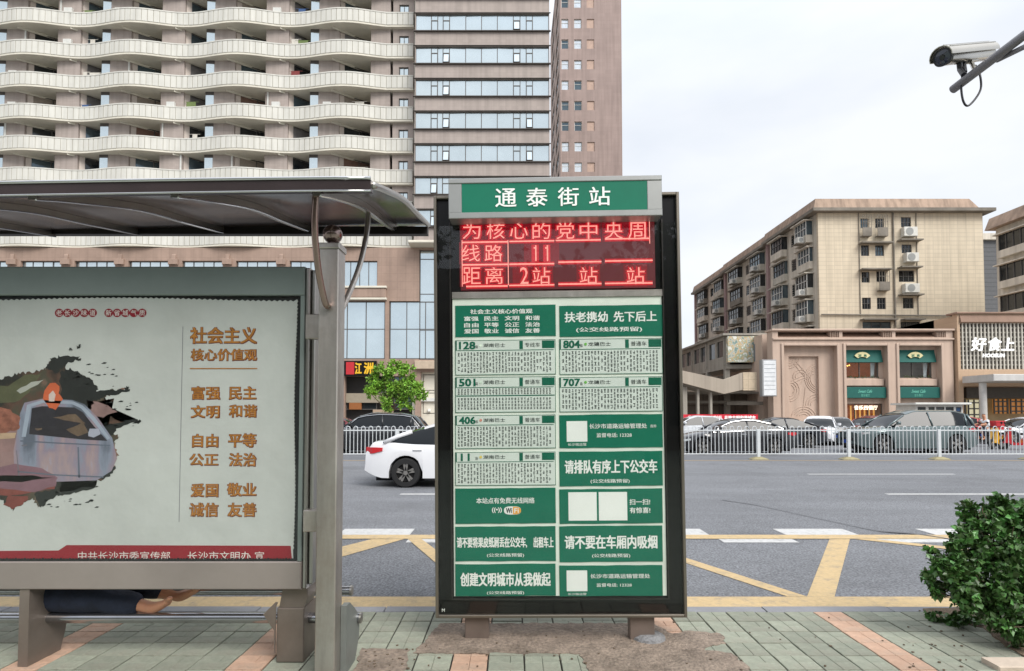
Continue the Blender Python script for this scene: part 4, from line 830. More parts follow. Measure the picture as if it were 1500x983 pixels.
def car(name, label, cat, typ, pm, x, y, rz=0, chrome=False, group=None, z=ROAD):
    T = TYPES[typ]; t = thing(name, label, cat, (x, y, z), rz, group); dk, gh, hw, wr = T['deck'], T['gh'], T['hw'], T['wr']; x0, x1 = dk[0][0], dk[-1][0]; L_ = (x1-x0)/2
    def wid(x_): u = abs(x_-(x0+x1)/2)/L_; return hw*(1-.20*u**5-.03*u*u)
    st = sorted(set([x0+(x1-x0)*i/46 for i in range(47)]+[p[0] for p in dk]+[w_+s_*(wr+.055)*f for w_ in T['wx'] for s_ in (-1, 1) for f in (1.0, .999)]))
    rings = []
    for x_ in st:
        u = abs(x_-(x0+x1)/2)/L_; zb = .20+.16*max(0, (u-.82)/.18)**1.5
        for w_ in T['wx']:
            d = abs(x_-w_); ra = wr+.055
            if d < ra: zb = max(zb, wr*.98+math.sqrt(ra*ra-d*d))
        zd = max(prof_z(dk, x_), zb+.05); w0 = wid(x_); zm = max(zb+.01, zb+(zd-zb)*.35); zs = max(zm+.01, zd-.16)
        half = [(.0, zb), (w0*.90, zb), (w0*.985, zb+.012), (w0, zm), (w0*.985, zs), (w0*.955, max(zs+.005, zd-.05)), (w0*.86, max(zs+.006, zd-.008)), (w0*.45, zd+.012), (0, zd+.02)]
        rings.append([(x_, -a, b) for a, b in half]+[(x_, a, b) for a, b in half[-2:0:-1]])
    g = MB(); g.loft(rings); g.build('body', pm, t, auto=38)
    # glasshouse: dark glazing with a painted roof and pillars over it
    gx0, gx1 = gh[0][0], gh[-1][0]; rg = []; rf = []
    for i in range(25):
        x_ = gx0+(gx1-gx0)*i/24; zt_ = prof_z(gh, x_); zl = prof_z(dk, x_)-.03; hgt = max(0.0, zt_-zl); wb = wid(x_)*.93; wt = wb-hgt*.42
        zt_ = max(zt_, zl+.02)
        rg.append([(x_, -wb, zl), (x_, -(wb*.35+wt*.65)-.012, zl+(zt_-zl)*.62), (x_, -wt, zt_-.04 if hgt > .1 else zt_-.01), (x_, -wt*.5, zt_), (x_, wt*.5, zt_), (x_, wt, zt_-.04 if hgt > .1 else zt_-.01), (x_, (wb*.35+wt*.65)+.012, zl+(zt_-zl)*.62), (x_, wb, zl)])
        if prof_z(gh, x_) > gh[1][1]-.02: rf.append([(x_, -wt-.012, zt_-.085), (x_, -wt-.008, zt_-.03), (x_, -wt*.8, zt_+.008), (x_, 0, zt_+.022), (x_, wt*.8, zt_+.008), (x_, wt+.008, zt_-.03), (x_, wt+.012, zt_-.085), (x_, 0, zt_-.02)])
    g = MB(); g.loft(rg); g.build('windows', m_glass, t, auto=30)
    g = MB(); g.loft(rf); g.build('roof', pm, t, auto=40)
    def side(x_, f, s_, off=.012):
        zt_ = prof_z(gh, x_); zl = prof_z(dk, x_)-.03; h_ = max(0, zt_-zl); wb = wid(x_)*.93; wt = wb-h_*.42; return (x_, s_*(wb+(wt-wb)*f+off+.02*math.sin(math.pi*min(1, f))), zl+(zt_-zl)*f*(1 if f < .9 else .97))
    ra_, rb_ = gh[1][0], gh[-2][0]; xm = (gx0+gx1)/2+.02
    for s_ in (-1, 1):
        lst = [([side(gx0+.02, .1, s_), side((gx0+ra_)/2, .93, s_), side(ra_, .93, s_)], .035), ([side(rb_, .93, s_), side((rb_+gx1)/2, .9, s_), side(gx1-.03, .2, s_)], .05), ([side(xm, .02, s_), side(xm-.05, .9, s_)], .03)]
        if typ != 'sedan': lst.append(([side(rb_-.15, .02, s_), side(rb_-.1, .9, s_)], .04))
        for pts_, r__ in lst: g = MB(); g.tube(pts_, r__, 6); g.build('pillar', pm, t, smooth=True)
    if chrome:
        g = MB()
        for s_ in (-1, 1):
            g.tube([side(gx0+.15, .12, s_, .03)]+[side(gx0+(gx1-gx0)*q, .90, s_, .03) for q in (.2, .3, .45, .6, .75, .85)]+[side(gx1-.18, .15, s_, .03)], .016, 5)
            g.tube([side(gx0+.15, .02, s_, .03), side(0, .02, s_, .03), side(gx1-.18, .04, s_, .03)], .012, 5)
        g.build('chrome_trim', m_chrome, t)
    # wheels
    for i, w_ in enumerate(T['wx']):
        for s_ in (-1, 1):
            g = MB(); yy = s_*(hw-.13); g.lathe([(wr*.62, -.105), (wr*.93, -.105), (wr, -.07), (wr, .07), (wr*.93, .105), (wr*.62, .105)], (0, 0, 0), 28, 'y', cap=False); wh = g.build('wheel', m_tyre, t, (w_, yy, wr), auto=40)
            g = MB(); g.lathe([(wr*.66, -.09), (wr*.70, -.10), (wr*.70, .10), (wr*.66, .09), (wr*.64, .0), (wr*.66, -.09)], (0, 0, 0), 24, 'y', cap=False); g.lathe([(wr*.16, -.10), (wr*.16, .10)], (0, 0, 0), 10, 'y')
            for k in range(5):
                a = 2*math.pi*k/5+.3; 
                for da in (-.17, .17):
                    c_, s2 = math.cos(a+da), math.sin(a+da); nx, nz = -s2*.028, c_*.028; ci, si = math.cos(a)*wr*.12, math.sin(a)*wr*.12
                    yo = s_*.086; yi = s_*.06; P_ = [(ci-nx, si-nz), (c_*wr*.68-nx*.8, s2*wr*.68-nz*.8), (c_*wr*.68+nx*.8, s2*wr*.68+nz*.8), (ci+nx, si+nz)]
                    g.prism(P_, min(yo, yi), max(yo, yi), 'y')
            g.build('rim', m_rim, wh, auto=30); g = MB(); g.lathe([(wr*.60, -.05), (wr*.60, .05)], (0, 0, 0), 20, 'y'); g.build('brake_disc', m_int, wh)
            g = MB(); ra = wr+.05; poly = [(ra*math.cos(R(a)), ra*math.sin(R(a))) for a in range(0, 181, 15)]+[(-ra, -.1), (ra, -.1)]; g.prism([(w_+a, wr*.98+b) for a, b in poly], s_*(hw-.34), s_*(hw-.30), 'y'); g.build('arch_liner', m_int, t)
    # lamps, mirrors, handles, seams, plate, sill
    zf, zr = prof_z(dk, x0+.12), prof_z(dk, x1-.12)
    for s_ in (-1, 1):
        g = MB(); rr_ = []
        for q, (dx_, h0, h1, wo) in enumerate(((-.005, .0, .02, .60), (.03, -.02, .055, .80), (.18, 0, .06, 1.012), (.42, .04, .085, 1.006))): xx = x0+dx_+.03; ww = wid(xx)*wo; rr_.append([(xx, s_*(ww-.10), zf-.12+h0), (xx, s_*(ww+.004), zf-.12+h0), (xx, s_*(ww+.004), zf-.12+h1+.03), (xx, s_*(ww-.10), zf-.12+h1+.03)])
        g.loft(rr_); g.build('headlight', m_lamp, t)
        g = MB(); rr_ = []
        for dx_, h0, h1, wo in ((.0, -.08, .05, .62), (-.03, -.09, .055, .93), (-.16, -.08, .06, 1.012), (-.40, -.02, .055, 1.006)): xx = x1+dx_-.03+.035*(dx_ > -.1); ww = wid(xx)*wo; rr_.append([(xx, s_*(ww-.10), zr-.10+h0), (xx, s_*(ww+.006), zr-.10+h0), (xx, s_*(ww+.006), zr-.10+h1), (xx, s_*(ww-.10), zr-.10+h1)])
        g.loft(rr_); g.build('tail_light', m_tail, t)
        g = MB(); mx_ = gx0+.42; zz = prof_z(dk, mx_)+.06; yy = s_*(hw+.02); g.bbox(mx_-.07, mx_+.06, min(yy, yy+s_*.17), max(yy, yy+s_*.17), zz, zz+.13, .03); g.bbox(mx_-.02, mx_+.03, min(yy-s_*.12, yy), max(yy-s_*.12, yy), zz-.01, zz+.035, .01); g.build('mirror', pm, t, auto=50)
        for xh in ((gx0+gx1)/2-.22, (gx0+gx1)/2+.78):
            g = MB(); zz = prof_z(dk, xh)-.17; ww = wid(xh); g.bbox(xh-.1, xh+.1, min(s_*(ww-.02), s_*(ww+.02)), max(s_*(ww-.02), s_*(ww+.02)), zz, zz+.035, .01); g.build('door_handle', m_chrome if chrome else pm, t)
        g = MB()
        for xs_ in (gx0+.28, (gx0+gx1)/2+.02, (gx0+gx1)/2+1.05):
            if any(abs(xs_-w_) < wr+.02 for w_ in T['wx']): continue
            ww = wid(xs_); z1 = prof_z(dk, xs_)
            pts = [(ww*.989, .26), (ww*1.001, .26+(z1-.26)*.35), (ww*.988, z1-.17), (ww*.958, z1-.055)]
            for (a, b), (c_, d) in zip(pts, pts[1:]): g.quad((xs_-.005, s_*(a+.0015), b), (xs_+.005, s_*(a+.0015), b), (xs_+.005, s_*(c_+.0015), d), (xs_-.005, s_*(c_+.0015), d))
        g.build('door_gap', m_int, t)
        g = MB(); g.bbox(T['wx'][0]+wr+.09, T['wx'][1]-wr-.09, min(s_*(hw-.10), s_*(hw-.035)), max(s_*(hw-.10), s_*(hw-.035)), .165, .26, .01); g.build('sill', m_dark, t)
    g = MB(); g.bbox(x0-.012, x0+.03, -.45, .45, .50, .62, .01); g.bbox(x0-.02, x0+.05, -.55, .55, .27, .38, .01); g.build('grille', m_dark, t)
    g = MB(); g.bbox(x1+.0, x1+.014, -.22, .22, .60, .74, .004); g.bbox(x0-.026, x0-.0125, -.22, .22, .40, .53, .004); g.build('number_plate', m_plate, t)
    g = MB(); g.box(x0+.25, x1-.25, -hw*.72, hw*.72, .14, .30); g.build('underbody', m_int, t)
    return t
white = paint('white', '#dcdde0'); black = paint('black', '#121419'); silver = paint('silver', '#a9aeb4', .5); teal = paint('grey_green', '#5c6a6b', .5); red = paint('dark_red', '#6a1420'); dgrey = paint('dark_grey', '#2a2d33', .3)
car('white_car', 'white sedan driving past in the near lane between post and sign', 'car', 'sedan', white, PX(540, 13.6)+2.4, 13.9, math.pi)
car('black_wagon', 'black estate car with silver roof rails behind the fence, left of the sign', 'car', 'suv', black, PX(627, 24)-2.32, 24.4, 0, True, group='cars in the far lanes')
car('black_sedan', 'black sedan with chrome window line behind the fence, right of the sign', 'car', 'sedan', black, PX(1079, 23.4), 24.0, 0, True, group='cars in the far lanes')
car('grey_suv', 'tall grey green off-road car behind the fence, below the green awnings', 'car', 'longsuv', teal, PX(1338, 24.2)+.1, 24.9, 0, group='cars in the far lanes')
car('dark_car', 'dark sedan with red tail lamp just behind the black sedan', 'car', 'sedan', dgrey, PX(1150, 28)-.4, 28.6, 0, group='cars in the far lanes')
car('small_white_car', 'small white hatchback facing the fence, left of the silver car', 'car', 'hatch', white, PX(1200, 31.5), 31.5, R(58), group='cars in the far lanes')
car('silver_car', 'silver sedan facing the viewer in the middle of the far traffic', 'car', 'sedan', silver, PX(1240, 31), 32.2, R(66), group='cars in the far lanes')
car('dark_red_car', 'dark red car parked in front of the lit shop window', 'car', 'hatch', red, PX(1276, 35.3), 35.4, R(20), group='cars in the far lanes')
car('white_sedan', 'white sedan cut off by the right edge of the photo', 'car', 'sedan', white, PX(1450, 31)+2.35, 31.5, 0, group='cars in the far lanes')
car('red_hatchback', 'pale red small car behind the rear of the grey off-road car', 'car', 'hatch', paint('coral', '#c85a58'), PX(1405, 33.5), 34.6, 0, group='cars in the far lanes')
car('maroon_car', 'maroon car seen behind the fence, left of the street tree', 'car', 'hatch', paint('maroon', '#7a2028'), PX(490, 31.5), 32.2, math.pi, group='cars in the far lanes')
car('white_hatchback', 'white hatchback parked under the stair ramp near the red banner', 'car', 'hatch', paint('white_b', '#c9ccd0'), PX(1018, 36)-.4, 35.2, 0, group='cars in the far lanes')
# scooters and rider
def scooter(label, x, y, rz, pm, box=None, boxm=None):
    t = thing('scooter', label, 'scooter', (x, y, ROAD), rz, 'scooters behind the fence')
    for wx in (-.62, .60): g = MB(); g.lathe([(.12, -.045), (.22, -.045), (.24, 0), (.22, .045), (.12, .045)], (0, 0, 0), 20, 'y', cap=False); wl = g.build('wheel', m_tyre, t, (wx, 0, .24), auto=40); g = MB(); g.lathe([(.05, -.04), (.13, -.03), (.13, .03), (.05, .04)], (0, 0, 0), 14, 'y'); g.build('hub', m_rim, wl)
    g = MB(); g.prism([(-.62, .30), (-.52, .46), (-.42, .80), (-.36, .98), (-.30, .98), (-.30, .50), (-.22, .32), (.10, .30), (.18, .45), (.30, .60), (.80, .66), (.86, .55), (.60, .34), (.1, .2), (-.25, .20), (-.40, .30)], -.14, .14, 'y'); g.build('bodywork', pm, t)
    g = MB(); g.bbox(.12, .78, -.13, .13, .66, .76, .03); g.build('seat', m_dark, t)
    g = MB(); g.tube([(-.62, 0, .24), (-.40, 0, .85), (-.34, 0, 1.03)], .025, 8); g.tube([(-.30, -.32, 1.05), (-.36, 0, 1.02), (-.30, .32, 1.05)], .018, 8)
    for s_ in (-1, 1): g.tube([(-.34, s_*.24, 1.05), (-.36, s_*.27, 1.18)], .008, 5); g.lathe([(.05, -.01), (.05, .01)], (-.36, s_*.28, 1.22), 10, 'x')
    g.build('handlebar', m_dark, t)
    g = MB(); g.lathe([(.07, -.03), (.08, .0), (.05, .04)], (-.43, 0, .86), 12, 'x'); g.build('headlight', m_lamp, t)
    if box: g = MB(); g.bbox(.52, .98, -.23, .23, .80, 1.26, .03); g.bbox(.50, 1.0, -.245, .245, 1.19, 1.28, .01); g.build('delivery_box', boxm, t)
    return t
m_redbox = M('box_red', '#b3242c', .5); m_yelp = paint('yellow', '#d9a21c')
X1 = PX(1437, 29)
scooter('dark scooter carrying a red delivery box beside the white sedan', X1, 29.0, 0, m_dark, True, m_redbox)
scooter('yellow scooter standing behind the fence near the right edge', PX(1462, 27), 27.0, R(25), m_yelp)
scooter('red scooter at the far right behind the fence', PX(1492, 26.5), 26.6, R(-15), paint('scarlet', '#b01c24'))
pm_ = thing('person', 'rider in a white shirt sitting on a dark scooter with a red box', 'person', (X1+.12, 29.0, ROAD))
V2 = []; E2 = []
def j2(x, y, z, r, frm=None): 
    V2.append((x, y, z, r, r)); i = len(V2)-1
    if frm is not None: E2.append((frm, i))
    return i
pv = j2(.12, 0, .86, .13); ch = j2(.06, 0, 1.14, .14); E2.append((pv, ch)); nk = j2(.02, 0, 1.38, .06, ch); hd = j2(-.01, 0, 1.52, .085, nk); j2(-.015, 0, 1.63, .075, hd)
for s_ in (-1, 1):
    sh_ = j2(.05, s_*.18, 1.31, .055, ch); el_ = j2(-.10, s_*.25, 1.12, .042, sh_); hn = j2(-.34, s_*.24, 1.07, .032, el_); j2(-.40, s_*.24, 1.06, .026, hn)
    kn = j2(-.25, s_*.15, .80, .072, pv); an = j2(-.12, s_*.15, .40, .045, kn); j2(-.28, s_*.15, .35, .04, an)
build_skinned('body', V2, E2, m_skin, pm_)
seg('shirt', M('white_shirt', '#dfe2e6', .8), [[(.12, 0, .92, .145), (.06, 0, 1.15, .155), (.04, 0, 1.33, .11)], [1, (.05, .19, 1.30, .072), (-.03, .24, 1.18, .06)], [1, (.05, -.19, 1.30, .072), (-.03, -.24, 1.18, .06)]], pm_, (0, 0, 0))
seg('trousers', MATS['navy_cloth'], [[(.13, 0, .86, .15), (-.22, .15, .80, .088), (-.13, .15, .48, .06)], [0, (-.22, -.15, .80, .088), (-.13, -.15, .48, .06)]], pm_, (0, 0, 0))
seg('hair', MATS['black_hair'], [[(.0, 0, 1.57, .088), (.0, 0, 1.63, .082)]], pm_, (0, 0, 0))
# bicycles by the red banner
def bicycle(label, x, y, rz):
    t = thing('bicycle', label, 'bicycle', (x, y, 0), rz, 'bicycles parked by the red banner')
    for wx in (-.5, .5):
        g = MB(); pts = [(wx+.33*math.cos(R(a)), 0, .34+.33*math.sin(R(a))) for a in range(0, 361, 18)]; g.tube(pts, .018, 5); wh = g.build('wheel', m_rub, t)
        g = MB()
        for a in range(0, 180, 30): g.tube([(wx+.32*math.cos(R(a)), 0, .34+.32*math.sin(R(a))), (wx-.32*math.cos(R(a)), 0, .34-.32*math.sin(R(a)))], .004, 4)
        g.build('spokes', m_rim, wh)
    g = MB()
    for a, b in (((-.5, .34), (-.36, .85)), ((-.38, .78), (.02, .32)), ((-.37, .82), (.16, .80)), ((.16, .86), (.02, .32)), ((.02, .32), (.5, .34)), ((.14, .75), (.5, .34)), ((-.36, .85), (-.38, .98))): g.tube([(a[0], 0, a[1]), (b[0], 0, b[1])], .018, 6)
    g.build('frame', M('bike_frame', '#5a6a72', .4), t)
    g = MB(); g.tube([(-.30, -.27, 1.0), (-.40, 0, .99), (-.30, .27, 1.0)], .014, 6); g.build('handlebar', m_dark, t)
    g = MB(); g.prism([(.04, .86), (.30, .89), (.30, .94), (.04, .91)], -.08, .08, 'y'); g.build('saddle', m_dark, t)
bicycle('dark bicycle parked before the red banner, right beside the sign', PX(1014, 38)+.0, 38.2, R(15)); bicycle('second bicycle parked before the red banner, nearer the ramp', PX(1042, 38)+.2, 38.4, R(-10))
# ================================================================== BUILDINGS
def wall_holes(mb, x0, x1, z0, z1, y0, y1, holes, axis='y', m=None):
    xs = sorted({x0, x1, *[max(x0, min(x1, v)) for h in holes for v in h[:2]]}); zs = sorted({z0, z1, *[max(z0, min(z1, v)) for h in holes for v in h[2:4]]})
    for a, b in zip(zs, zs[1:]):
        run = None
        for c, d in zip(xs, xs[1:]):
            mxp, mzp = (c+d)/2, (a+b)/2; solid = not any(h[0] < mxp < h[1] and h[2] < mzp < h[3] for h in holes)
            if solid: run = (run[0], d) if run else (c, d)
            if (not solid or d == xs[-1]) and run:
                (mb.box(run[0], run[1], y0, y1, a, b, m) if axis == 'y' else mb.box(y0, y1, run[0], run[1], a, b, m)); run = None
m_bglass = M('curtain_glass', '#cfdadd', .06, .85, var=.07, scale=.25); m_bglass2 = M('window_glass', '#56646c', .08, .55, var=.25, scale=.3)
m_gdark = M('dark_glass', '#23282c', .08, .2, var=.3, scale=.6, spec=.8)
m_frame = M('window_frame', '#55524f', .5); m_framew = M('window_frame_white', '#c9c9c4', .5)
m_pinkw = M('tower_tile', '#a69a93', .8, var=.06, scale=.5, streak=.12, grid=('x', .6, .3, .012, .86)); m_cream = M('parapet_cream', '#cac8c0', .75, var=.05, scale=.8, streak=.10)
m_soff = M('soffit', '#cfcabc', .85, var=.12, scale=.4); m_dkband = M('dark_sill', '#4c4642', .7)
m_brownw = M('podium_tile', '#9b8476', .75, var=.12, scale=.7, streak=.10, grid=('x', .8, .8, .02, .82))
TWY = 57.0; GY = 55.1; PODY = 56.4
tw = thing('hotel_tower', 'long pinkish high-rise with wavy cream balcony bands and a glazed bay', 'building', (PX(300, TWY), TWY, 0))
def prt(mb, name, mat, t, parent=None, **k):
    o = mb.build(name, mat, parent or t, **k)
    if parent is None or parent is t: o.location = -Vector(t.location)
    return o
def X_(px): return PX(px, TWY)
def Z_(py): return PZ(py, TWY)
XL = X_(-330)
base_y = [83-46.3*k for k in range(4)][::-1]; floors = [83+46.2*k for k in range(-4, 7)]       # lower edge of each balcony band where the wave lies flat
zf_ = [PZ(y_, TWY-.4) for y_ in floors]; st_h = zf_[0]-zf_[1]; HP = 1.28
def bulge(px): 
    if px > 560: return .4
    return .36+.37*(1+math.cos(2*math.pi*(px-188)/156))
# core wall behind, floor slabs, piers
zbot = Z_(366); ztop = zf_[0]+HP+2
g = MB(); g.box(XL, X_(604), TWY+2.7, TWY+22, 0, ztop); g.box(X_(604), PX(806, GY), TWY, TWY+22, 0, ztop); prt(g, 'core', m_soff, tw)
bays = []
for k in range(-3, 3):
    o_ = 137+156*k; bays.append(o_)
def pxr(a, b): return X_(a), X_(b)
doorglass = [m_gdark, m_bglass2, M('curtain_dark', '#5c5048', .8, var=.3, scale=.7), m_gdark]
rb = random.Random(17)
g = MB(); gb = MB(); blue = []; slots = []
for fi, zf in enumerate(zf_[:-1] if False else zf_):
    z0 = zf; z1 = zf+st_h-.18
    if fi == len(zf_)-1: z0 = zf
for o_ in bays:
    for (a, b, d) in ((o_+12, o_+43, 0), (o_+89, o_+123, 0)):
        if o_ > 440 and a > 500: a, b = 539, 568
        xa, xb = pxr(a, b); g.box(xa, xb, TWY, TWY+2.6, zbot, ztop)
    # slanted back walls of the two recesses
    for (a, b, dd, c) in ((o_+43, o_+89, 2.4, o_+89), (o_+123, o_+147 if o_ < 440 else o_+123, 1.9, o_+156)):
        if o_ > 440 and a > 500: continue
        xa, xb, xc = X_(a), X_(b), X_(c)
        gb.add([(xa, TWY+.25, zbot), (xb, TWY+dd, zbot), (xc, TWY+(.9 if c != b else dd), zbot), (xa, TWY+.25, ztop), (xb, TWY+dd, ztop), (xc, TWY+(.9 if c != b else dd), ztop)], [(0, 1, 4, 3), (1, 2, 5, 4)])
xa, xb = pxr(572, 603.5); holes = []
for zf in zf_: holes.append((X_(581), X_(595.5), zf+HP+.35-.5, zf+HP+.35+.75))
wall_holes(g, xa, xb, zbot, ztop, TWY, TWY+.4, holes)
prt(g, 'wall', m_pinkw, tw); prt(gb, 'recess_wall', M('recess_wall', '#c8bcb3', .85, var=.15, scale=.6), tw)
def window(t, x0, x1, z0, z1, y, fm, gm, bars=(), hb=(), fw=.07, parent=None, deep=.12, gy=None):
    g = MB(); g.box(x0, x1, y, y+deep, z0, z0+fw); g.box(x0, x1, y, y+deep, z1-fw, z1); g.box(x0, x0+fw, y, y+deep, z0+fw, z1-fw); g.box(x1-fw, x1, y, y+deep, z0+fw, z1-fw)
    bx_ = [x0+(x1-x0)*b for b in bars]; zx_ = [z0+(z1-z0)*b for b in hb]
    for b in bx_: g.box(b-fw*.4, b+fw*.4, y+.002, y+deep-.002, z0+fw, z1-fw)
    for b in zx_: g.box(x0+fw, x1-fw, y+.004, y+deep-.004, b-fw*.4, b+fw*.4)
    o = prt(g, 'window', fm, t)
    exs = [x0+fw]+bx_+[x1-fw]; ezs = [z0+fw]+zx_+[z1-fw]; 
    for i in range(len(exs)-1):
        for j in range(len(ezs)-1):
            g = MB(); tl = rb.uniform(-.012, .012); tl2 = rb.uniform(-.008, .008); y_ = y+deep*.5; a, b, c, d = exs[i]+.01, exs[i+1]-.01, ezs[j]+.01, ezs[j+1]-.01
            g.add([(a, y_-tl-tl2, c), (b, y_+tl-tl2, c), (b, y_+tl+tl2, d), (a, y_-tl+tl2, d)], [(0, 1, 2, 3)]); g.build('pane', gm, o)
    return o
# per floor: balcony band (ribbed), slab, windows in the recesses
curt = [M('curtain_a', '#8a7f74', .85, var=.2, scale=2), M('curtain_b', '#6a6766', .8, var=.2, scale=2), m_gdark, m_bglass2, M('curtain_c', '#6d5348', .85, var=.2)]
for fi, zf in enumerate(zf_):
    g = MB(); gs = MB(); gr = MB(); pxs = [-330+ (603.5+330)*i/234 for i in range(235)]; outer = [(X_(p), TWY-bulge(p)) for p in pxs]
    rings = []
    for i, (x, y) in enumerate(outer): rings.append([(x, y, zf), (x, y+.15, zf), (x, y+.15, zf+HP), (x, y, zf+HP)])
    g.loft(rings)
    for i in range(0, len(outer)-2, 2):      # raised cladding leaves: joints between them are recessed
        (xa, ya), (xm, ym), (xb, yb_) = outer[i], outer[i+1], outer[i+2]; e = .03
        gr.add([(xa+e, ya-.035, zf+.03), (xb-e, yb_-.035, zf+.03), (xb-e, yb_-.035, zf+HP-.10), (xa+e, ya-.035, zf+HP-.10), (xa+e, ya+.01, zf+.03), (xb-e, yb_+.01, zf+.03), (xb-e, yb_+.01, zf+HP-.10), (xa+e, ya+.01, zf+HP-.10)], [(0, 1, 2, 3), (1, 5, 6, 2), (0, 3, 7, 4), (3, 2, 6, 7), (0, 4, 5, 1)])
    cap = MB(); cap.loft([[(x, y-.06, zf+HP-.08), (x, y+.2, zf+HP-.08), (x, y+.2, zf+HP+.03), (x, y-.06, zf+HP+.03)] for x, y in outer])
    par = prt(g, 'balcony_parapet', M('parapet_joint', '#a09c8e', .8), tw); o = gr.build('cladding_ribs', m_cream, par); o['kind'] = 'stuff'; cap.build('coping', m_cream, par)
    slab = MB(); slab.loft([[(x, y+.002, zf-.17), (x, TWY+2.69, zf-.17), (x, TWY+2.69, zf-.002), (x, y+.002, zf-.002)] for x, y in outer]); prt(slab, 'balcony_slab', m_soff, tw)
    if fi == len(zf_)-1: continue
    z0 = zf_[fi+1]; zt_ = zf-.17            # storey between band fi+1 (below) and slab fi (above)
    if fi >= 0:
        for o_ in bays:
            xa, xb = X_(o_), X_(o_+12)
            b = MB(); b.box(xa, xb, TWY-.02, TWY+.25, z0+.3, zt_-.32); prt(b, 'window', m_bglass if True else m_bglass2, tw)
            b = MB(); b.box(xa-.02, xb+.02, TWY-.04, TWY+.27, zt_-.318, zt_-.002); prt(b, 'window_head', m_dkband, tw)
            if o_+43 < 600:
                xa, xb = X_(o_+50), X_(o_+86); n_ = Vector((X_(o_+89)-X_(o_+43), 2.15)).normalized()
                for s0, s1, mm in ((.12, .95, rb.choice(curt)),):
                    A = Vector((X_(o_+43), TWY+.25)).lerp(Vector((X_(o_+89), TWY+2.4)), s0); B = Vector((X_(o_+43), TWY+.25)).lerp(Vector((X_(o_+89), TWY+2.4)), s1); off = Vector((n_.y, -n_.x))*.05
                    b = MB(); b.quad((A.x+off.x, A.y+off.y, z0+.3), (B.x+off.x, B.y+off.y, z0+.3), (B.x+off.x, B.y+off.y, zt_-.12), (A.x+off.x, A.y+off.y, zt_-.12)); wd_ = prt(b, 'recess_window', mm, tw)
                    b = MB(); b.tube([(A.x+off.x*1.6, A.y+off.y*1.6, zt_-.1), (B.x+off.x*1.6, B.y+off.y*1.6, zt_-.1)], .08, 4); b.tube([((A.x+B.x)/2+off.x*1.6, (A.y+B.y)/2+off.y*1.6, z0+.3), ((A.x+B.x)/2+off.x*1.6, (A.y+B.y)/2+off.y*1.6, zt_-.1)], .05, 4); b.build('window_bar', m_frame, wd_)
            if o_ < 440:
                A = Vector((X_(o_+123), TWY+.25)); B = Vector((X_(o_+147), TWY+1.9)); n_ = (B-A).normalized(); off = Vector((n_.y, -n_.x))*.05; A2 = A.lerp(B, .2); B2 = A.lerp(B, .95)
                b = MB(); b.quad((A2.x+off.x, A2.y+off.y, z0+.3), (B2.x+off.x, B2.y+off.y, z0+.3), (B2.x+off.x, B2.y+off.y, zt_-.15), (A2.x+off.x, A2.y+off.y, zt_-.15)); wd_ = prt(b, 'recess_window', rb.choice([m_gdark, m_bglass2, curt[1]]), tw)
                b = MB(); b.tube([(A2.x+off.x*1.6, A2.y+off.y*1.6, zt_-.1), (B2.x+off.x*1.6, B2.y+off.y*1.6, zt_-.1)], .07, 4); b.build('window_bar', m_frame, wd_)
            # sloping ceiling beams of the recesses
            b = MB(); x0_, x1_ = X_(o_+34), X_(o_+72); b.loft([[(x0_, TWY-.5, zt_-.16), (x0_, TWY-.36, zt_-.16), (x0_, TWY-.36, zt_-.003), (x0_, TWY-.5, zt_-.003)], [(x1_, TWY+1.5, zt_-.16), (x1_, TWY+1.64, zt_-.16), (x1_, TWY+1.64, zt_-.003), (x1_, TWY+1.5, zt_-.003)]]); prt(b, 'ceiling_beam', m_soff, tw)
            if o_ < 440: b = MB(); x0_, x1_ = X_(o_+112), X_(o_+138); b.loft([[(x0_, TWY-.4, zt_-.16), (x0_, TWY-.28, zt_-.16), (x0_, TWY-.28, zt_-.003), (x0_, TWY-.4, zt_-.003)], [(x1_, TWY+1.2, zt_-.16), (x1_, TWY+1.32, zt_-.16), (x1_, TWY+1.32, zt_-.003), (x1_, TWY+1.2, zt_-.003)]]); prt(b, 'ceiling_beam', m_soff, tw)
            if rb.random() < .5 and o_ < 440: b = MB(); xx = X_(o_+rb.choice((14, 40, 92, 120))); b.box(xx, xx+.14, TWY-.09, TWY-.01, z0+1.2, zt_-.01); prt(b, 'drain_pipe', m_framew, tw)
            if rb.random() < .25: b = MB(); xx = X_(o_+rb.choice((100, 20))); b.bbox(xx, xx+.8, TWY-.34, TWY-.01, z0+HP+.05, z0+HP+.6, .03); ac_ = prt(b, 'air_conditioner', m_framew, tw)
    for o_ in bays:
        for off_ in (50, 66, 126, 136):
            if rb.random() < .2 and o_+off_ < 560:
                xx = X_(o_+off_); b = MB(); w_ = rb.uniform(.4, 1.1); zz = z0+HP+rb.uniform(.5, .9); yy = TWY+.15; b.box(xx, xx+w_, yy, yy+.03, zz-rb.uniform(.5, .8), zz); b.tube([(xx-.3, yy+.01, zz), (xx+w_+.3, yy+.01, zz)], .02, 4)
                prt(b, 'laundry', rb.choice([M('cloth_a', '#7d3a3a', .9), M('cloth_b', '#3f5a86', .9), M('cloth_c', '#c9c4ba', .9), M('cloth_d', '#6a7a4a', .9)]), tw)
    window(tw, X_(581)+.01, X_(595.5)-.01, zf_[fi]+HP+.35-.5+.01, zf_[fi]+HP+.35+.75-.01, TWY+.1, m_frame, m_bglass, (.5,), ())
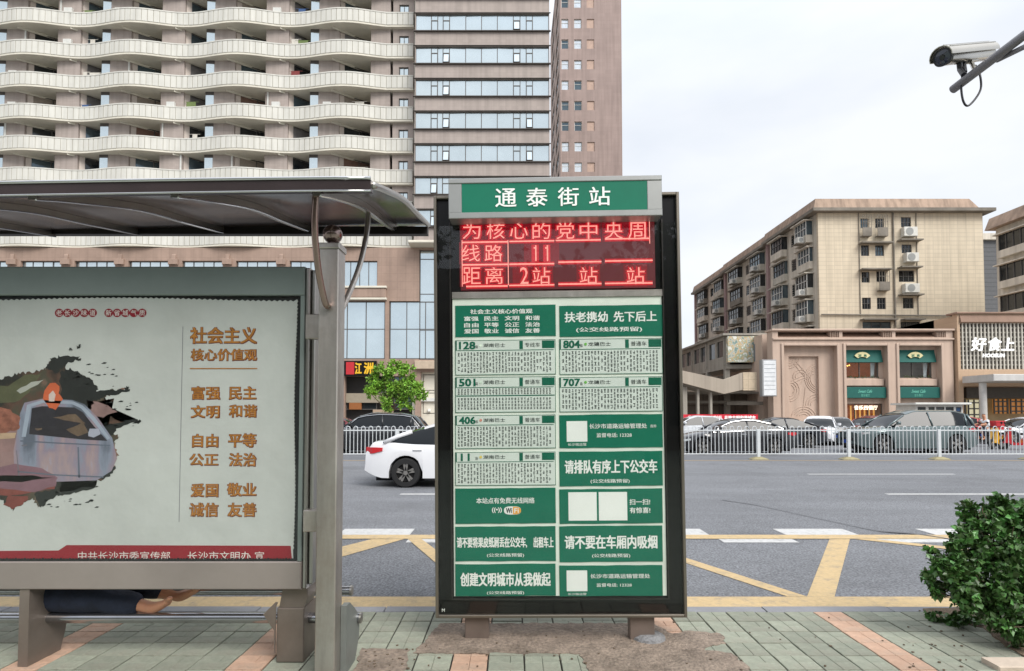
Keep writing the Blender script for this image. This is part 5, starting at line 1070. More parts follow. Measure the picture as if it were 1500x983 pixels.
# glazed bay
gx0, gx1 = PX(605, GY), PX(806, GY); gw = [(20+47.8*k-47.8, 45.5+47.8*k-47.8) for k in range(-1, 8)]
g = MB(); zgt = PZ(-60, GY); zgb = PZ(353, GY); prev = zgt; sills = []
wz = [(PZ(b, GY), PZ(a, GY)) for a, b in gw]
holes = [(gx0+.06, gx1-.06, a, b) for a, b in wz]
wall_holes(g, gx0, gx1, zgb, zgt, GY, GY+.35, holes); g.box(gx0, gx0+.3, GY+.351, TWY, zgb, zgt); g.box(gx1-.3, gx1, GY+.351, TWY+20, zgb, zgt)
prt(g, 'bay_wall', m_pinkw, tw)
mull = [605, 654.5, 637.5]
allm = [638 - 10, ]
pm_ = [(605+ (p-50)/3.39) for p in (50, 128, 160, 187, 220, 302, 382, 462, 543, 577, 608, 640, 722)]
for a, b in wz:
    g = MB(); fw = .05
    x_s = [gx0+.06+(gx1-gx0-.12)*(p-pm_[0])/(pm_[-1]-pm_[0]) for p in pm_]
    for x in x_s[1:-1]: g.box(x-.035, x+.035, GY+.1, GY+.2, a, b)
    g.box(gx0+.06, gx1-.06, GY+.102, GY+.198, b-.05, b-.001); g.box(gx0+.06, gx1-.06, GY+.102, GY+.198, a+.001, a+.05)
    w_ = prt(g, 'ribbon_window', m_frame, tw)
    for i, (xa, xb) in enumerate(zip(x_s, x_s[1:])):
        cas = i in (1, 3, 8, 10); tl = rb.uniform(-.02, .02); g = MB()
        if cas:
            zs_ = b-(b-a)*.36; g.box(xa+.035, xb-.035, GY+.1, GY+.19, zs_-.04, zs_+.04); gq = g.build('transom', m_frame, w_)
            g = MB(); g.quad((xa+.03, GY+.15, zs_+.04), (xb-.03, GY+.15, zs_+.04), (xb-.03, GY+.15, b-.05), (xa+.03, GY+.15, b-.05)); g.build('pane', m_bglass, w_)
            op = rb.random() < .4; yo = .32 if op else .0; g = MB(); fr_ = MB()
            g.quad((xa+.05, GY+.14-yo, a+.07), (xb-.05, GY+.14-yo, a+.07), (xb-.05, GY+.14, zs_-.04), (xa+.05, GY+.14, zs_-.04)); g.build('pane', m_bglass, w_)
            if op: fr_.tube([(xa+.05, GY+.14, zs_-.05), (xa+.05, GY+.13-yo, a+.07), (xb-.05, GY+.13-yo, a+.07), (xb-.05, GY+.14, zs_-.05)], .04, 4); fr_.quad((xa+.04, GY+.19, a), (xb-.04, GY+.19, a), (xb-.04, GY+.19, zs_), (xa+.04, GY+.19, zs_)); fr_.build('open_casement', m_dkband, w_)
        else: g.quad((xa+.03, GY+.15-tl, a+.04), (xb-.03, GY+.15+tl, a+.04), (xb-.03, GY+.15+tl, b-.04), (xa+.03, GY+.15-tl, b-.04)); g.build('pane', m_bglass, w_)
    g = MB(); g.bbox(gx0-.15, gx1+.12, GY-.22, GY+.0-.001, a-.12, a-.02, .02); g.bbox(gx0-.15, gx1+.12, GY-.14, GY-.001, b+.0, b+.06, .02); prt(g, 'sill', m_dkband, tw)
g = MB(); g.bbox(PX(597, GY), PX(812, GY), GY-.35, GY+2.2, PZ(357, GY), zgb-.001, .05); prt(g, 'cornice', m_soff, tw)
# podium
pod = thing('podium', 'brown tiled lower storeys of the high-rise with tall bluish shop windows', 'building', (PX(560, PODY), PODY, 0))
def XP(px): return PX(px, PODY)
def ZP(py): return PZ(py, PODY)
holes = []; wlist = []
for k in range(-7, 7):
    a, b = 20+80*k-2-80, 80+20*0+80*k-80; a = 24+79.5*k-79.5+79.5; b = a+60
    if b > 565: break
    wlist.append((a, b))
wlist = [(a, b) for a, b in wlist if b < 505]+[(509-12, 551)]
for a, b in wlist: holes.append((XP(a), XP(b), ZP(420), ZP(382)))
for k in range(-3, 4): holes.append((XP(563-88*k-82), XP(563-88*k), ZP(526), ZP(441)))
holes += [(XP(613), XP(660), ZP(527), ZP(366)), (XP(690), XP(790), ZP(527), ZP(366)), (XP(810), XP(890), ZP(527), ZP(366))]
holes += [(XP(505), XP(608), 0.3, ZP(551)), (XP(616), XP(680), .3, ZP(545)), (XP(-300), XP(495), .3, ZP(551)), (XP(700), XP(880), .3, ZP(545))]
g = MB(); wall_holes(g, XP(-330), XP(905), 0, ZP(363), PODY, PODY+.5, holes); g.box(XP(-330), XP(905), PODY+1.6, PODY+20, 0, ZP(363)); prt(g, 'wall', m_brownw, pod)
g = MB(); g.box(XP(-330), XP(905), PODY+.501, PODY+1.599, ZP(363)-.3, ZP(363)); g.box(XP(-330), XP(905), PODY+.501, PODY+1.599, ZP(545)-.0, ZP(530)); prt(g, 'floor_slab', m_soff, pod)
for i, (a, b) in enumerate(wlist): window(pod, XP(a)+.01, XP(b)-.01, ZP(420)+.01, ZP(382)-.01, PODY+.25, m_frame, m_bglass, (.25, .5, .75), ())
for k in range(-3, 4): window(pod, XP(563-88*k-82)+.01, XP(563-88*k)-.01, ZP(526)+.01, ZP(441)-.01, PODY+.2, m_frame, m_bglass, (.31, .65), (.52,), .09)
for a, b in ((613, 660), (690, 790), (810, 890)): window(pod, XP(a)+.01, XP(b)-.01, ZP(527)+.01, ZP(366)-.01, PODY+.2, m_frame, m_bglass, (.5,), (.27, .6, .92), .08)
for k in range(-7, 8):   # little brackets between the upper windows, the proud spandrel
    x = 5+79.5*k
    if x < 560: g = MB(); g.bbox(XP(x), XP(x+14), PODY-.25, PODY-.001, ZP(388), ZP(380), .03); g.prism([(PODY-.2, ZP(388)), (PODY-.001, ZP(388)), (PODY-.001, ZP(372)), (PODY-.08, ZP(374))], XP(x+4), XP(x+10), 'x'); prt(g, 'bracket', m_brownw, pod)
g = MB(); g.bbox(XP(-330), XP(565), PODY-.35, PODY-.001, ZP(437), ZP(423), .08); prt(g, 'spandrel', m_brownw, pod); g = MB(); g.bbox(XP(-330), XP(566), PODY-.45, PODY-.001, ZP(423)+.001, ZP(420), .03); g.bbox(XP(-330), XP(566), PODY-.4, PODY-.001, ZP(440), ZP(437)-.001, .03); prt(g, 'string_course', m_soff, pod)
g = MB(); g.bbox(XP(608), XP(905), PODY-.5, PODY-.001, ZP(541), ZP(529), .04); prt(g, 'shop_cornice', M('beige_stone', '#b3a28e', .8), pod)
# ground floor shops
g = MB(); g.box(XP(-300), XP(905), PODY+1.2, PODY+1.3, 0, ZP(545)); prt(g, 'shop_back', M('shop_dark', '#2a2725', .7, var=.4, scale=.5), pod)
for a, b, c, d, mm in ((505, 550, 578, 600, m_gdark), (550, 575, 555, 575, m_gdark), (575, 608, 551, 600, m_bglass2), (618, 680, 548, 572, m_bglass2), (618, 680, 575, 606, m_gdark)): window(pod, XP(a), XP(b), ZP(d), ZP(c), PODY+.6, m_frame, mm, (.5,), (.5,))
for a, b, c, d, col in ((510, 528, 590, 600, '#8a5428'), (505, 560, 576, 590, '#8f8574'), (545, 575, 600, 612, '#a08c78'), (616, 640, 583, 588, '#c8c8c4'), (626, 630, 599, 603, '#e0e0dc')):
    g = MB(); g.bbox(XP(a), XP(b), PODY+.3, PODY+.55, ZP(d), ZP(c), .02); prt(g, 'shop_trim', M('trim_'+col[1:], col, .6, var=.1), pod)
sg = thing('shop_sign', 'black shop fascia with yellow characters above the street tree', 'shop sign', (XP(540), PODY-.3, ZP(540)))
g = MB(); g.bbox(XP(470), XP(552), PODY-.35, PODY-.002, ZP(551), ZP(529), .02); prt(g, 'fascia', m_black, sg)
g = MB(); g.bbox(XP(508), XP(520), PODY-.42, PODY-.351, ZP(549), ZP(531), .01); prt(g, 'red_tile', m_redbox, sg)
g = MB(); text(g, '江', XP(526), ZP(540), XP(531)-XP(521), 1.15, PODY-.40, .03, depth=.04); text(g, '洲', XP(541), ZP(540), XP(548)-XP(534), 1.15, PODY-.40, .03, depth=.04); prt(g, 'characters', M('sign_yellow', '#e0b020', .5), sg)
# rear tower
RY = 88.0
rt = thing('rear_tower', 'plain brown high-rise with three columns of tiny windows behind the glazed bay', 'building', (PX(868, RY), RY, 0))
def XR(px): return PX(px, RY)
def ZR(py): return PZ(py, RY)
m_rt = M('rear_tile', '#9c8a84', .85, var=.06, scale=.3, streak=.14, grid=('x', 1.2, .6, .02, .9)); m_rts = M('rear_tile_side', '#a08c82', .85, var=.06, scale=.3, grid=('y', 1.2, .6, .02, .9))
rows_ = [34.5-30+30.05*k for k in range(-2, 18)]
holes = []
for y_ in rows_:
    for a, b in ((824, 834.5), (843, 854), (862, 873)): holes.append((XR(a), XR(b), ZR(y_+6.8), ZR(y_-6.8)))
g = MB(); wall_holes(g, XR(822), XR(914), 0, ZR(-75), RY, RY+.5, holes); g.box(XR(822)+.8, XR(914), RY+1.2, RY+22, 0, ZR(-75)); g.box(XR(914)-.3, XR(914), RY+.501, RY+1.199, 0, ZR(-75)); prt(g, 'wall', m_rt, rt)
lh = []
for y_ in rows_: z = ZR(y_); lh.append((RY+3, RY+9, z-.9, z+.9)); lh.append((RY+12, RY+18, z-.9, z+.9))
g = MB(); wall_holes(g, RY+.501, RY+22, 0, ZR(-75), XR(822), XR(822)+.4, lh, axis='x'); prt(g, 'side_wall', m_rts, rt)
m_blank = M('window_blank', '#b39a8c', .8)
for i, y_ in enumerate(rows_):
    for j, (a, b) in enumerate(((824, 834.5), (843, 854), (862, 873))):
        if j == 2: g = MB(); g.box(XR(a)+.01, XR(b)-.01, RY+.12, RY+.3, ZR(y_+6.8)+.01, ZR(y_-6.8)-.01); prt(g, 'blank_panel', m_blank, rt)
        else: window(rt, XR(a)+.01, XR(b)-.01, ZR(y_+6.8)+.01, ZR(y_-6.8)-.01, RY+.15, m_framew, M('light_glass', '#d5dbe0', .1, .6) if rb.random() < .6 else m_bglass2, (), (.62,), .06)
    for yy in (RY+3, RY+12):
        z = ZR(y_); g = MB(); g.box(XR(822)+.1, XR(822)+.2, yy+.01, yy+5.99, z-.89, z+.89); o = prt(g, 'side_window', m_bglass2, rt)
        g = MB(); 
        for q in (0, 2, 4, 5.9): g.box(XR(822)+.05, XR(822)+.098, yy+q, yy+q+.1, z-.88, z+.88)
        g.build('bars', m_frame, o)
# ================================================================== right-hand apartment block
AY = 64.0; AX = PX(1203, AY); AXR = PX(1447, AY)
ap = thing('apartment_block', 'stained cream apartment block with window boxes and air conditioners', 'building', (AX, AY, 0), 0, 'apartment blocks')
m_apf = M('apartment_cream', '#cdc0aa', .85, var=.06, scale=.3, streak=.10, grid=('x', .92, .46, .03, .80)); m_aps = M('apartment_side', '#d0c8ba', .9, var=.12, scale=.35, streak=.22, dirt=.35, dcol='#6d675f')
m_roofb = M('roof_band', '#a8917f', .85, var=.15, scale=.6, streak=.3, dirt=.3, dcol='#75655a'); m_slab = M('weathered_slab', '#7d776e', .9, var=.25, scale=.8, dirt=.4, dcol='#50493f'); m_acw = M('ac_white', '#c8c7c0', .5, var=.1); m_acg = M('ac_grille', '#8b8d8b', .5)
def XA(px): return PX(px, AY)
def ZA(py): return PZ(py, AY)
m_red_room = M('room_dark', '#2b2a2c', .6, var=.4, scale=.8)
wn = [(1266, 1278, 320, 334), (1288, 1301, 320, 334), (1326, 1341, 318, 333), (1266, 1278, 359, 375), (1287, 1300, 359, 375), (1326, 1341, 358, 371), (1266, 1278, 398, 414), (1288, 1302, 397, 413), (1321, 1344, 396, 413), (1266, 1279, 436, 453), (1288, 1301, 436, 453), (1326, 1342, 436, 452), (1266, 1308, 471, 481), (1322, 1350, 471, 481)]
holes = [(XA(a), XA(b), ZA(d), ZA(c)) for a, b, c, d in wn]
g = MB(); wall_holes(g, AX, AXR, 0, ZA(312), AY, AY+.35, holes); prt(g, 'end_wall', m_apf, ap)
for (a, b, c, d) in holes: window(ap, a+.01, b-.01, c+.01, d-.01, AY+.1, m_frame, rb.choice([m_gdark, m_bglass2, m_gdark]), (.33, .66), (.5,), .06)
YS = [(64, 76), (76.6, 92), (92.6, 108)]; SXO = [0, .25, .5]
g = MB()
for (ya, yb2), xo in zip(YS, SXO): g.box(AX+1.4, AXR-.01, max(ya, AY+.9), yb2+.6, 0, ZA(312))
prt(g, 'core', m_aps, ap)
m_lilac = M('pier_lilac', '#96807f', .9, var=.1)
for si, ((ya, yb2), xo) in enumerate(zip(YS, SXO)):
    zt0 = ZA(312); hs = []; X0 = AX+xo; L_ = yb2-ya; fl = [zt0-3.02*(k+1) for k in range(7)]
    cols = [(ya+L_*.10, ya+L_*.33, 'bay'), (ya+L_*.42, ya+L_*.52, 'stair'), (ya+L_*.60, ya+L_*.86, 'bay')]
    for z in fl:
        for c0, c1, kd in cols:
            if kd == 'stair': hs.append((c0, c1, z+.9, z+2.3))
    g = MB(); wall_holes(g, ya+(.351 if si == 0 else 0), yb2, 0, zt0-.001, X0, X0+.35, hs, axis='x'); prt(g, 'side_wall', m_aps, ap)
    g = MB(); g.box(X0-.32, X0+1.3, yb2+.001, yb2+.6, 0, zt0); prt(g, 'pier', m_lilac, ap)
    for fi, z in enumerate(fl):
        for c0, c1, kd in cols:
            if kd == 'stair':
                g = MB()
                for q in range(5): g.box(X0+.05, X0+.12, c0+.02, c1-.02, z+.92+q*.28, z+1.04+q*.28)
                g.box(X0+.2, X0+.25, c0, c1, z+.9, z+2.3); prt(g, 'stair_window', m_frame if (fi+si) % 2 else m_gdark, ap); continue
            pj = .75 if (fi+si+int(c0)) % 3 else .45
            g = MB(); g.box(X0-pj, X0-.001, c0, c1, z+.1, z+.95); g.box(X0-pj-.35, X0-.001, c0-.2, c1+.2, z+2.55, z+2.66); g.box(X0-pj, X0-.001, c1-.25, c1, z+.951, z+2.549); bxo = prt(g, 'window_box', rb.choice([m_aps, m_slab, M('box_pale', '#b9b4a8', .85, var=.1, streak=.2)]), ap)
            g = MB(); g.box(X0-pj+.08, X0-.002, c0+.05, c1-.27, z+.951, z+2.549); g.build('glazing', rb.choice([m_gdark, m_bglass2, m_gdark]), bxo)
            g = MB(); n_ = 4
            for q in range(n_+1): yy = c0+(c1-c0-.28)*q/n_; g.box(X0-pj, X0-pj+.06, yy, yy+.07, z+.952, z+2.548)
            g.box(X0-pj-.01, X0-pj+.05, c0, c1-.26, z+1.7, z+1.78); g.build('window_bars', m_framew if rb.random() < .4 else m_frame, bxo)
            if rb.random() < .5:
                ya_ = c0+rb.uniform(0, .6); g = MB(); g.bbox(X0-pj-.75, X0-pj-.01, ya_, ya_+.9, z+.15, z+.8, .03); ac_ = prt(g, 'air_conditioner', m_acw, ap)
                g = MB(); g.box(X0-pj-.9, X0-pj, ya_-.1, ya_+1.0, z+.03, z+.12); g.build('shelf', m_slab, ac_); g = MB(); g.lathe([(.25, -.02), (.25, .0)], (X0-pj-.38, ya_-.005, z+.47), 12, 'y'); g.build('fan_grille', m_acg, ac_)
# eaves and sloping roof band
zt0 = ZA(312)
g = MB(); g.box(AX-.9, AXR+.9, AY-.8, AY-.001+.0, zt0-.0, zt0+.35); g.box(AX-.9, AXR+.9, AY+.0, 76.6, zt0+.001, zt0+.35); g.box(AX-.62, AXR, 76.601, 92.6, zt0+.001-.02, zt0+.33); g.box(AX-.35, AXR, 92.601, 108.8, zt0-.04, zt0+.31); prt(g, 'eaves', m_slab, ap)
for (ya, yb2, xo, zz) in ((AY-.55, 76.6, 0, .35), (76.601, 92.6, .28, .33), (92.601, 108.6, .55, .31)):
    z0 = zt0+zz+.001; h_ = 1.15; ins = .9
    g = MB(); x0_, x1_ = AX-.7+xo, PX(1437, AY); fi_ = ins if ya < AY else 0
    g.add([(x0_, ya, z0), (x1_, ya, z0), (x1_, yb2, z0), (x0_, yb2, z0), (x0_+ins*.35, ya+fi_*.3, z0+h_), (x1_-ins, ya+fi_*.3, z0+h_), (x1_-ins, yb2, z0+h_), (x0_+ins*.35, yb2, z0+h_)], [(0, 1, 5, 4), (1, 2, 6, 5), (2, 3, 7, 6), (3, 0, 4, 7), (4, 5, 6, 7)])
    prt(g, 'roof_band', m_roofb, ap)
g = MB(); 
for px_ in (1313.5,): g.tube([(XA(px_), AY-.12, ZA(480)), (XA(px_), AY-.12, ZA(292))], .09, 6)
g.tube([(XA(1205), AY-.15, ZA(461)), (XA(1400), AY-.15, ZA(463))], .08, 6); g.tube([(XA(1263), AY-.06, ZA(312)), (XA(1263), AY-.06, ZA(462))], .05, 5); g.tube([(XA(1348), AY-.06, ZA(312)), (XA(1348), AY-.06, ZA(462))], .05, 5); prt(g, 'pipes', m_slab, ap)
for a, b, y_ in ((1262, 1308, 357.5), (1262, 1306, 396), (1319, 1352, 353.5), (1319, 1350, 393), (1319, 1351, 433), (1262, 1312, 469), (1322, 1352, 469)):
    g = MB(); g.box(XA(a), XA(b), AY-.8, AY-.001, ZA(y_)-.06, ZA(y_)+.08); prt(g, 'canopy_slab', m_slab, ap)
for a, b, c, d in ((1325, 1345, 334.5, 348), (1328, 1346, 372, 385), (1325, 1346, 417, 430)):
    g = MB(); g.bbox(XA(a), XA(b), AY-.62, AY-.001, ZA(d), ZA(c), .03); ac_ = prt(g, 'air_conditioner', m_acw, ap); g = MB(); g.lathe([(.42, -.02), (.42, 0)], (XA((a+b)/2)-.15, AY-.622, (ZA(c)+ZA(d))/2), 16, 'y'); g.build('fan_grille', m_acg, ac_)
for a, b, c, d in ((1265, 1278, 317, 347), (1287, 1302, 317, 347), (1288, 1303, 396, 426)):     # iron window cages
    g = MB()
    for q in range(5): xx = XA(a)+(XA(b)-XA(a))*q/4; g.box(xx-.02, xx+.02, AY-.55, AY-.51, ZA(d), ZA(c))
    for q in range(4): zz = ZA(d)+(ZA(c)-ZA(d))*q/3; g.box(XA(a), XA(b), AY-.50, AY-.47, zz-.02, zz+.02)
    g.box(XA(a), XA(b), AY-.55, AY-.002, ZA(d)-.06, ZA(d)-.001); g.box(XA(a), XA(b), AY-.56, AY-.552, ZA(d), ZA(d)+1.0*(c < 400 and .9 or .5)); prt(g, 'window_cage', m_slab, ap)
# block at the right edge, and the grey one in the gap
nb = thing('neighbour_block', 'cream apartment block cut off by the right edge of the photo', 'building', (PX(1466, 56), 56, 0), 0, 'apartment blocks')
bz = PZ(345, 56); g = MB(); g.box(PX(1466, 56), PX(1466, 56)+16, 47.5, 56, 0, bz+.6); prt(g, 'wall', m_aps, nb)
g = MB(); x_ = PX(1466, 56)
g.add([(x_-.7, 47.4, bz+.6), (x_+16, 47.4, bz+.6), (x_+16, 56.5, bz+.6), (x_-.7, 56.5, bz+.6), (x_-.2, 47.8, bz+1.8), (x_+16, 47.8, bz+1.8), (x_+16, 56.5, bz+1.8), (x_-.2, 56.5, bz+1.8)], [(3, 2, 1, 0), (0, 1, 5, 4), (3, 0, 4, 7), (4, 5, 6, 7)]); prt(g, 'roof_band', m_roofb, nb)
for k in range(5):
    z = bz-2.3-2.95*k
    for c0 in (51.0,):
        g = MB(); g.box(x_-.6, x_-.001, c0, c0+4.2, z-.2, z+.5); g.box(x_-.9, x_-.001, c0-.2, c0+4.4, z+2.0, z+2.1); b_ = prt(g, 'window_box', m_aps, nb); g = MB(); g.box(x_-.5, x_-.002, c0+.1, c0+4.1, z+.501, z+1.999); g.build('glazing', m_gdark, b_)
        g = MB()
        for q in range(6): g.box(x_-.56, x_-.502, c0+.1+q*.78, c0+.18+q*.78, z+.502, z+1.998)
        g.build('window_bars', m_frame, b_)
gb_ = thing('grey_block', 'grey block glimpsed in the gap between the two apartment blocks', 'building', (PX(1455, 92), 92, 0))
g = MB(); g.box(PX(1430, 92), PX(1475, 92), 92, 110, 0, PZ(352, 92)); prt(g, 'wall', M('grey_wall', '#5f6062', .85, grid=('x', 60, .7, .08, .7)), gb_); g = MB(); g.box(PX(1428, 92), PX(1477, 92), 91.5, 110, PZ(352, 92)+.001, PZ(343, 92)); prt(g, 'parapet', m_aps, gb_)
# ================================================================== shopping building
MY = 46.0
ma = thing('restaurant_building', 'low pinkish stone restaurant building with carved panel and green awnings', 'building', (PX(1262, MY), MY, 0))
def XM(px): return PX(px, MY)
def ZM(py): return PZ(py, MY)
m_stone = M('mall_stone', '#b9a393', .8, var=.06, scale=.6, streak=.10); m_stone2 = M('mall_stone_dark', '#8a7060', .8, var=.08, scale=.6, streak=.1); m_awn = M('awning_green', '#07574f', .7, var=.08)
holes = [(XM(1148), XM(1228), 0, ZM(506)), (XM(1239), XM(1302), 0, ZM(506)), (XM(1317), XM(1381), 0, ZM(506)), (XM(1141), XM(1231), ZM(494), ZM(485.5)), (XM(1236), XM(1309), ZM(494), ZM(485.5)), (XM(1314), XM(1388), ZM(494), ZM(485.5))]
g = MB(); wall_holes(g, XM(1133), XM(1398), 0, ZM(483), MY, MY+1.0, holes); g.box(XM(1133), XM(1398), MY+1.9, MY+14, 0, ZM(485)); prt(g, 'wall', m_stone, ma)
g = MB(); g.bbox(XM(1131), XM(1400), MY-.18, MY+1.2, ZM(484.8), ZM(482), .03); g.bbox(XM(1133), XM(1399), MY-.14, MY-.001, ZM(498), ZM(495.5), .02); prt(g, 'cornice', m_stone, ma)
for a, b in ((1141, 1231), (1236, 1309), (1314, 1388)):
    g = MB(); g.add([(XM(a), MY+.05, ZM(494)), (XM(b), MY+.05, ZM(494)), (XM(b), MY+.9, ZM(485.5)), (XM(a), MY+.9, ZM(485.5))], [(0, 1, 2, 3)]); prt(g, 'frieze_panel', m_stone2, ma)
    for q in range(5): g = MB(); x = XM(b)-.1-.14*q; g.box(x-.03, x, MY+.0, MY+.6, ZM(494), ZM(486)); prt(g, 'frieze_fin', m_stone, ma)
for a, b in ((1148, 1228), (1239, 1302), (1317, 1381)):      # moulded frames round the three bays
    g = MB(); e = .16
    g.bbox(XM(a)-e, XM(a)-.001+.06, MY-.10, MY-.001, 0, ZM(506)+e, .03); g.bbox(XM(b)-.06, XM(b)+e, MY-.10, MY-.001, 0, ZM(506)+e, .03); g.bbox(XM(a)+.061, XM(b)-.061, MY-.10, MY-.001, ZM(506)-.03, ZM(506)+e, .03); prt(g, 'bay_frame', m_stone, ma)
# carved panel
g = MB(); wall_holes(g, XM(1148), XM(1228), 0, ZM(506), MY+.55, MY+.95, [(XM(1161), XM(1205.5), ZM(613), ZM(521))]); prt(g, 'recess_panel', m_stone, ma)
g = MB(); g.box(XM(1161), XM(1205.5), MY+.8, MY+.94, ZM(613), ZM(521)); cp = prt(g, 'carved_panel', m_stone, ma)
g = MB(); rc = random.Random(4); cx0, cx1, cz0, cz1 = XM(1162), XM(1204.5), ZM(610), ZM(522)
def arc(cx, cz, r, a0, a1):
    pts = [(cx+r*math.cos(R(a0+(a1-a0)*i/14)), MY+.79, cz+r*math.sin(R(a0+(a1-a0)*i/14))) for i in range(15)]
    run = []
    for p in pts+[None]:
        if p and cx0 < p[0] < cx1 and cz0 < p[2] < cz1: run.append(p)
        else:
            if len(run) > 2: g.tube(run, .035, 5)
            run = []
for cx, cz, rs, a0, a1 in ((cx0, cz1, (.3, .5, .7, .9), -90, 0), (cx1+.3, (cz0+cz1)/2+.7, (.8, .95, 1.1, 1.25), 100, 260), (cx0+1.2, cz0-.2, (.4, .6, .8, 1.0), 0, 180), (cx1, cz0+.9, (.5, .7, .9), 90, 180), (cx0, cz0+2.1, (.5, .7, .9), -80, 60), (cx0+1.0, cz1-1.6, (.4, .6), -40, 200)):
    for r__ in rs: arc(cx, cz, r__, a0, a1)
for x0__, z0__, x1__, z1__ in ((.1, .60, .9, .78), (.1, .56, .9, .72), (.2, .9, .7, .6), (.3, .92, .8, .64), (.5, .1, .6, .5), (.15, .4, .5, .6)):
    g.tube([(cx0+(cx1-cx0)*x0__, MY+.79, cz0+(cz1-cz0)*z0__), (cx0+(cx1-cx0)*x1__, MY+.79, cz0+(cz1-cz0)*z1__)], .035, 5)
g.build('relief', m_stone, cp)
m_warm = M('lit_interior', '#7a3a1c', .7, var=.5, scale=1.5, emit=.25, ecol='#a85a20'); m_bulb = M('bulb', '#ffd080', .5, emit=2.2, ecol='#ffc060'); m_inter = M('interior_wall', '#6a6258', .8, var=.3, scale=1, emit=.1)
for bi, (a, b) in enumerate(((1239, 1302), (1317, 1381))):
    xa, xb = XM(a), XM(b); W_ = xb-xa
    g = MB(); wall_holes(g, xa, xb, 0, ZM(506), MY+.62, MY+.95, [(xa+.05, xb-.35, ZM(553), ZM(529)), (xa+.05, xb-.1, .15, ZM(591))]); prt(g, 'bay_wall', m_stone, ma)
    g = MB(); g.bbox(xa, xb-.15, MY+.3, MY+.61, ZM(565), ZM(555), .03); prt(g, 'sill', m_stone, ma)
    g = MB(); g.add([(xa+.05, MY+.6, ZM(511.5)), (xb-.15, MY+.6, ZM(511.5)), (xb-.15, MY+.36, ZM(530)), (xa+.05, MY+.36, ZM(530)), (xa+.05, MY+.6, ZM(530)), (xb-.15, MY+.6, ZM(530))], [(0, 3, 2, 1), (0, 4, 3), (1, 2, 5), (3, 4, 5, 2)]); aw = prt(g, 'awning', m_awn, ma)
    g = MB(); xc = (xa+xb)/2-.1; zc = ZM(521); fan = []      # fan-shaped crest
    for q in range(9): t_ = R(150-120*q/8); fan.append((xc+.72*math.cos(t_), zc-.28+.62*math.sin(t_)))
    for q in range(9): t_ = R(30+120*q/8); fan.append((xc+.40*math.cos(t_), zc-.28+.22*math.sin(t_)))
    g.prism(fan, MY+.34, MY+.40, 'y'); ct = prt(g, 'crest', M('crest_cream', '#d8cf9e', .6), ma)
    g = MB(); text(g, '湘', xc-.22, zc+.02, .26, .26, MY+.335, .02); text(g, '粤', xc+.22, zc+.02, .26, .26, MY+.335, .02); g.build('crest_lettering', m_dkg, ct)
    # upper window with its room behind
    g = MB(); g.box(xa+.05, xb-.35, MY+1.7, MY+1.8, ZM(553), ZM(529)); prt(g, 'room', m_warm if bi == 0 else m_inter, ma)
    window(ma, xa+.06, xb-.36, ZM(553)+.01, ZM(529)-.01, MY+.7, m_frame, pane_mat('room_pane', (.85, .9, .92)), (.5,), (), .05)
    if bi == 0:
        for q in range(7): g = MB(); g.lathe([(.0, -.07), (.07, 0), (0, .07)], (xa+.25+.15*q, MY+1.4, ZM(533)-.05*(q % 2)), 8); prt(g, 'chandelier_bulb', m_bulb, ma)
    g = MB(); 
    for q in range(6): xx = xb-.75+.06*q; g.tube([(xx, MY+1.0, ZM(530)), (xx-.03*(q), MY+1.0, ZM(553))], .04, 5)
    prt(g, 'curtain', m_framew, ma)
    cr_ = crown([(xa+.3+W_*.8*q/9, MY+.72, ZM(553)+.08, .14, .6) for q in range(10)], 260, .10, 7+bi); o = prt(cr_, 'window_plants', m_leafd, ma); o['kind'] = 'stuff'
    g = MB(); g.bbox(xa-.02, xb-.08, MY+.15, MY+.45, ZM(583), ZM(567), .02); lb = prt(g, 'sign_board', m_awn, ma)
    g = MB(); text(g, 'Sweet Cafe', (xa+xb)/2-.05, ZM(573), 1.1, .26, MY+.14, .02, shear=.3); text(g, '音乐餐厅', (xa+xb)/2-.05, ZM(579), .7, .22, MY+.14, .0); g.build('sign_lettering', M('sign_sage', '#5fae9a', .6), lb)
    # lit shop
    g = MB(); g.box(xa, xb, MY+1.75, MY+1.8, .1, ZM(591)); prt(g, 'shop_interior', m_warm, ma)
    for q in range(9): g = MB(); xx = xa+.2+(W_-.4)*q/8; g.box(xx-.05, xx+.05, MY+1.60, MY+1.66, .4, ZM(594)); prt(g, 'lit_rack', M('rack_light', '#c8934a', .5, emit=.8, ecol='#d89a4a'), ma)
    window(ma, xa+.06, xb-.11, .16, ZM(591)-.01, MY+.7, m_frame, MATS['room_pane'], (.33, .66), (), .06)
    g = MB(); 
    if bi == 0: text(g, '音乐西餐厅', (xa+xb)/2+.25, ZM(597), 1.9, .36, MY+.60, .03); prt(g, 'shop_lettering', M('lit_lettering', '#fff0d8', .5, emit=1.0, ecol='#fff0d8'), ma)
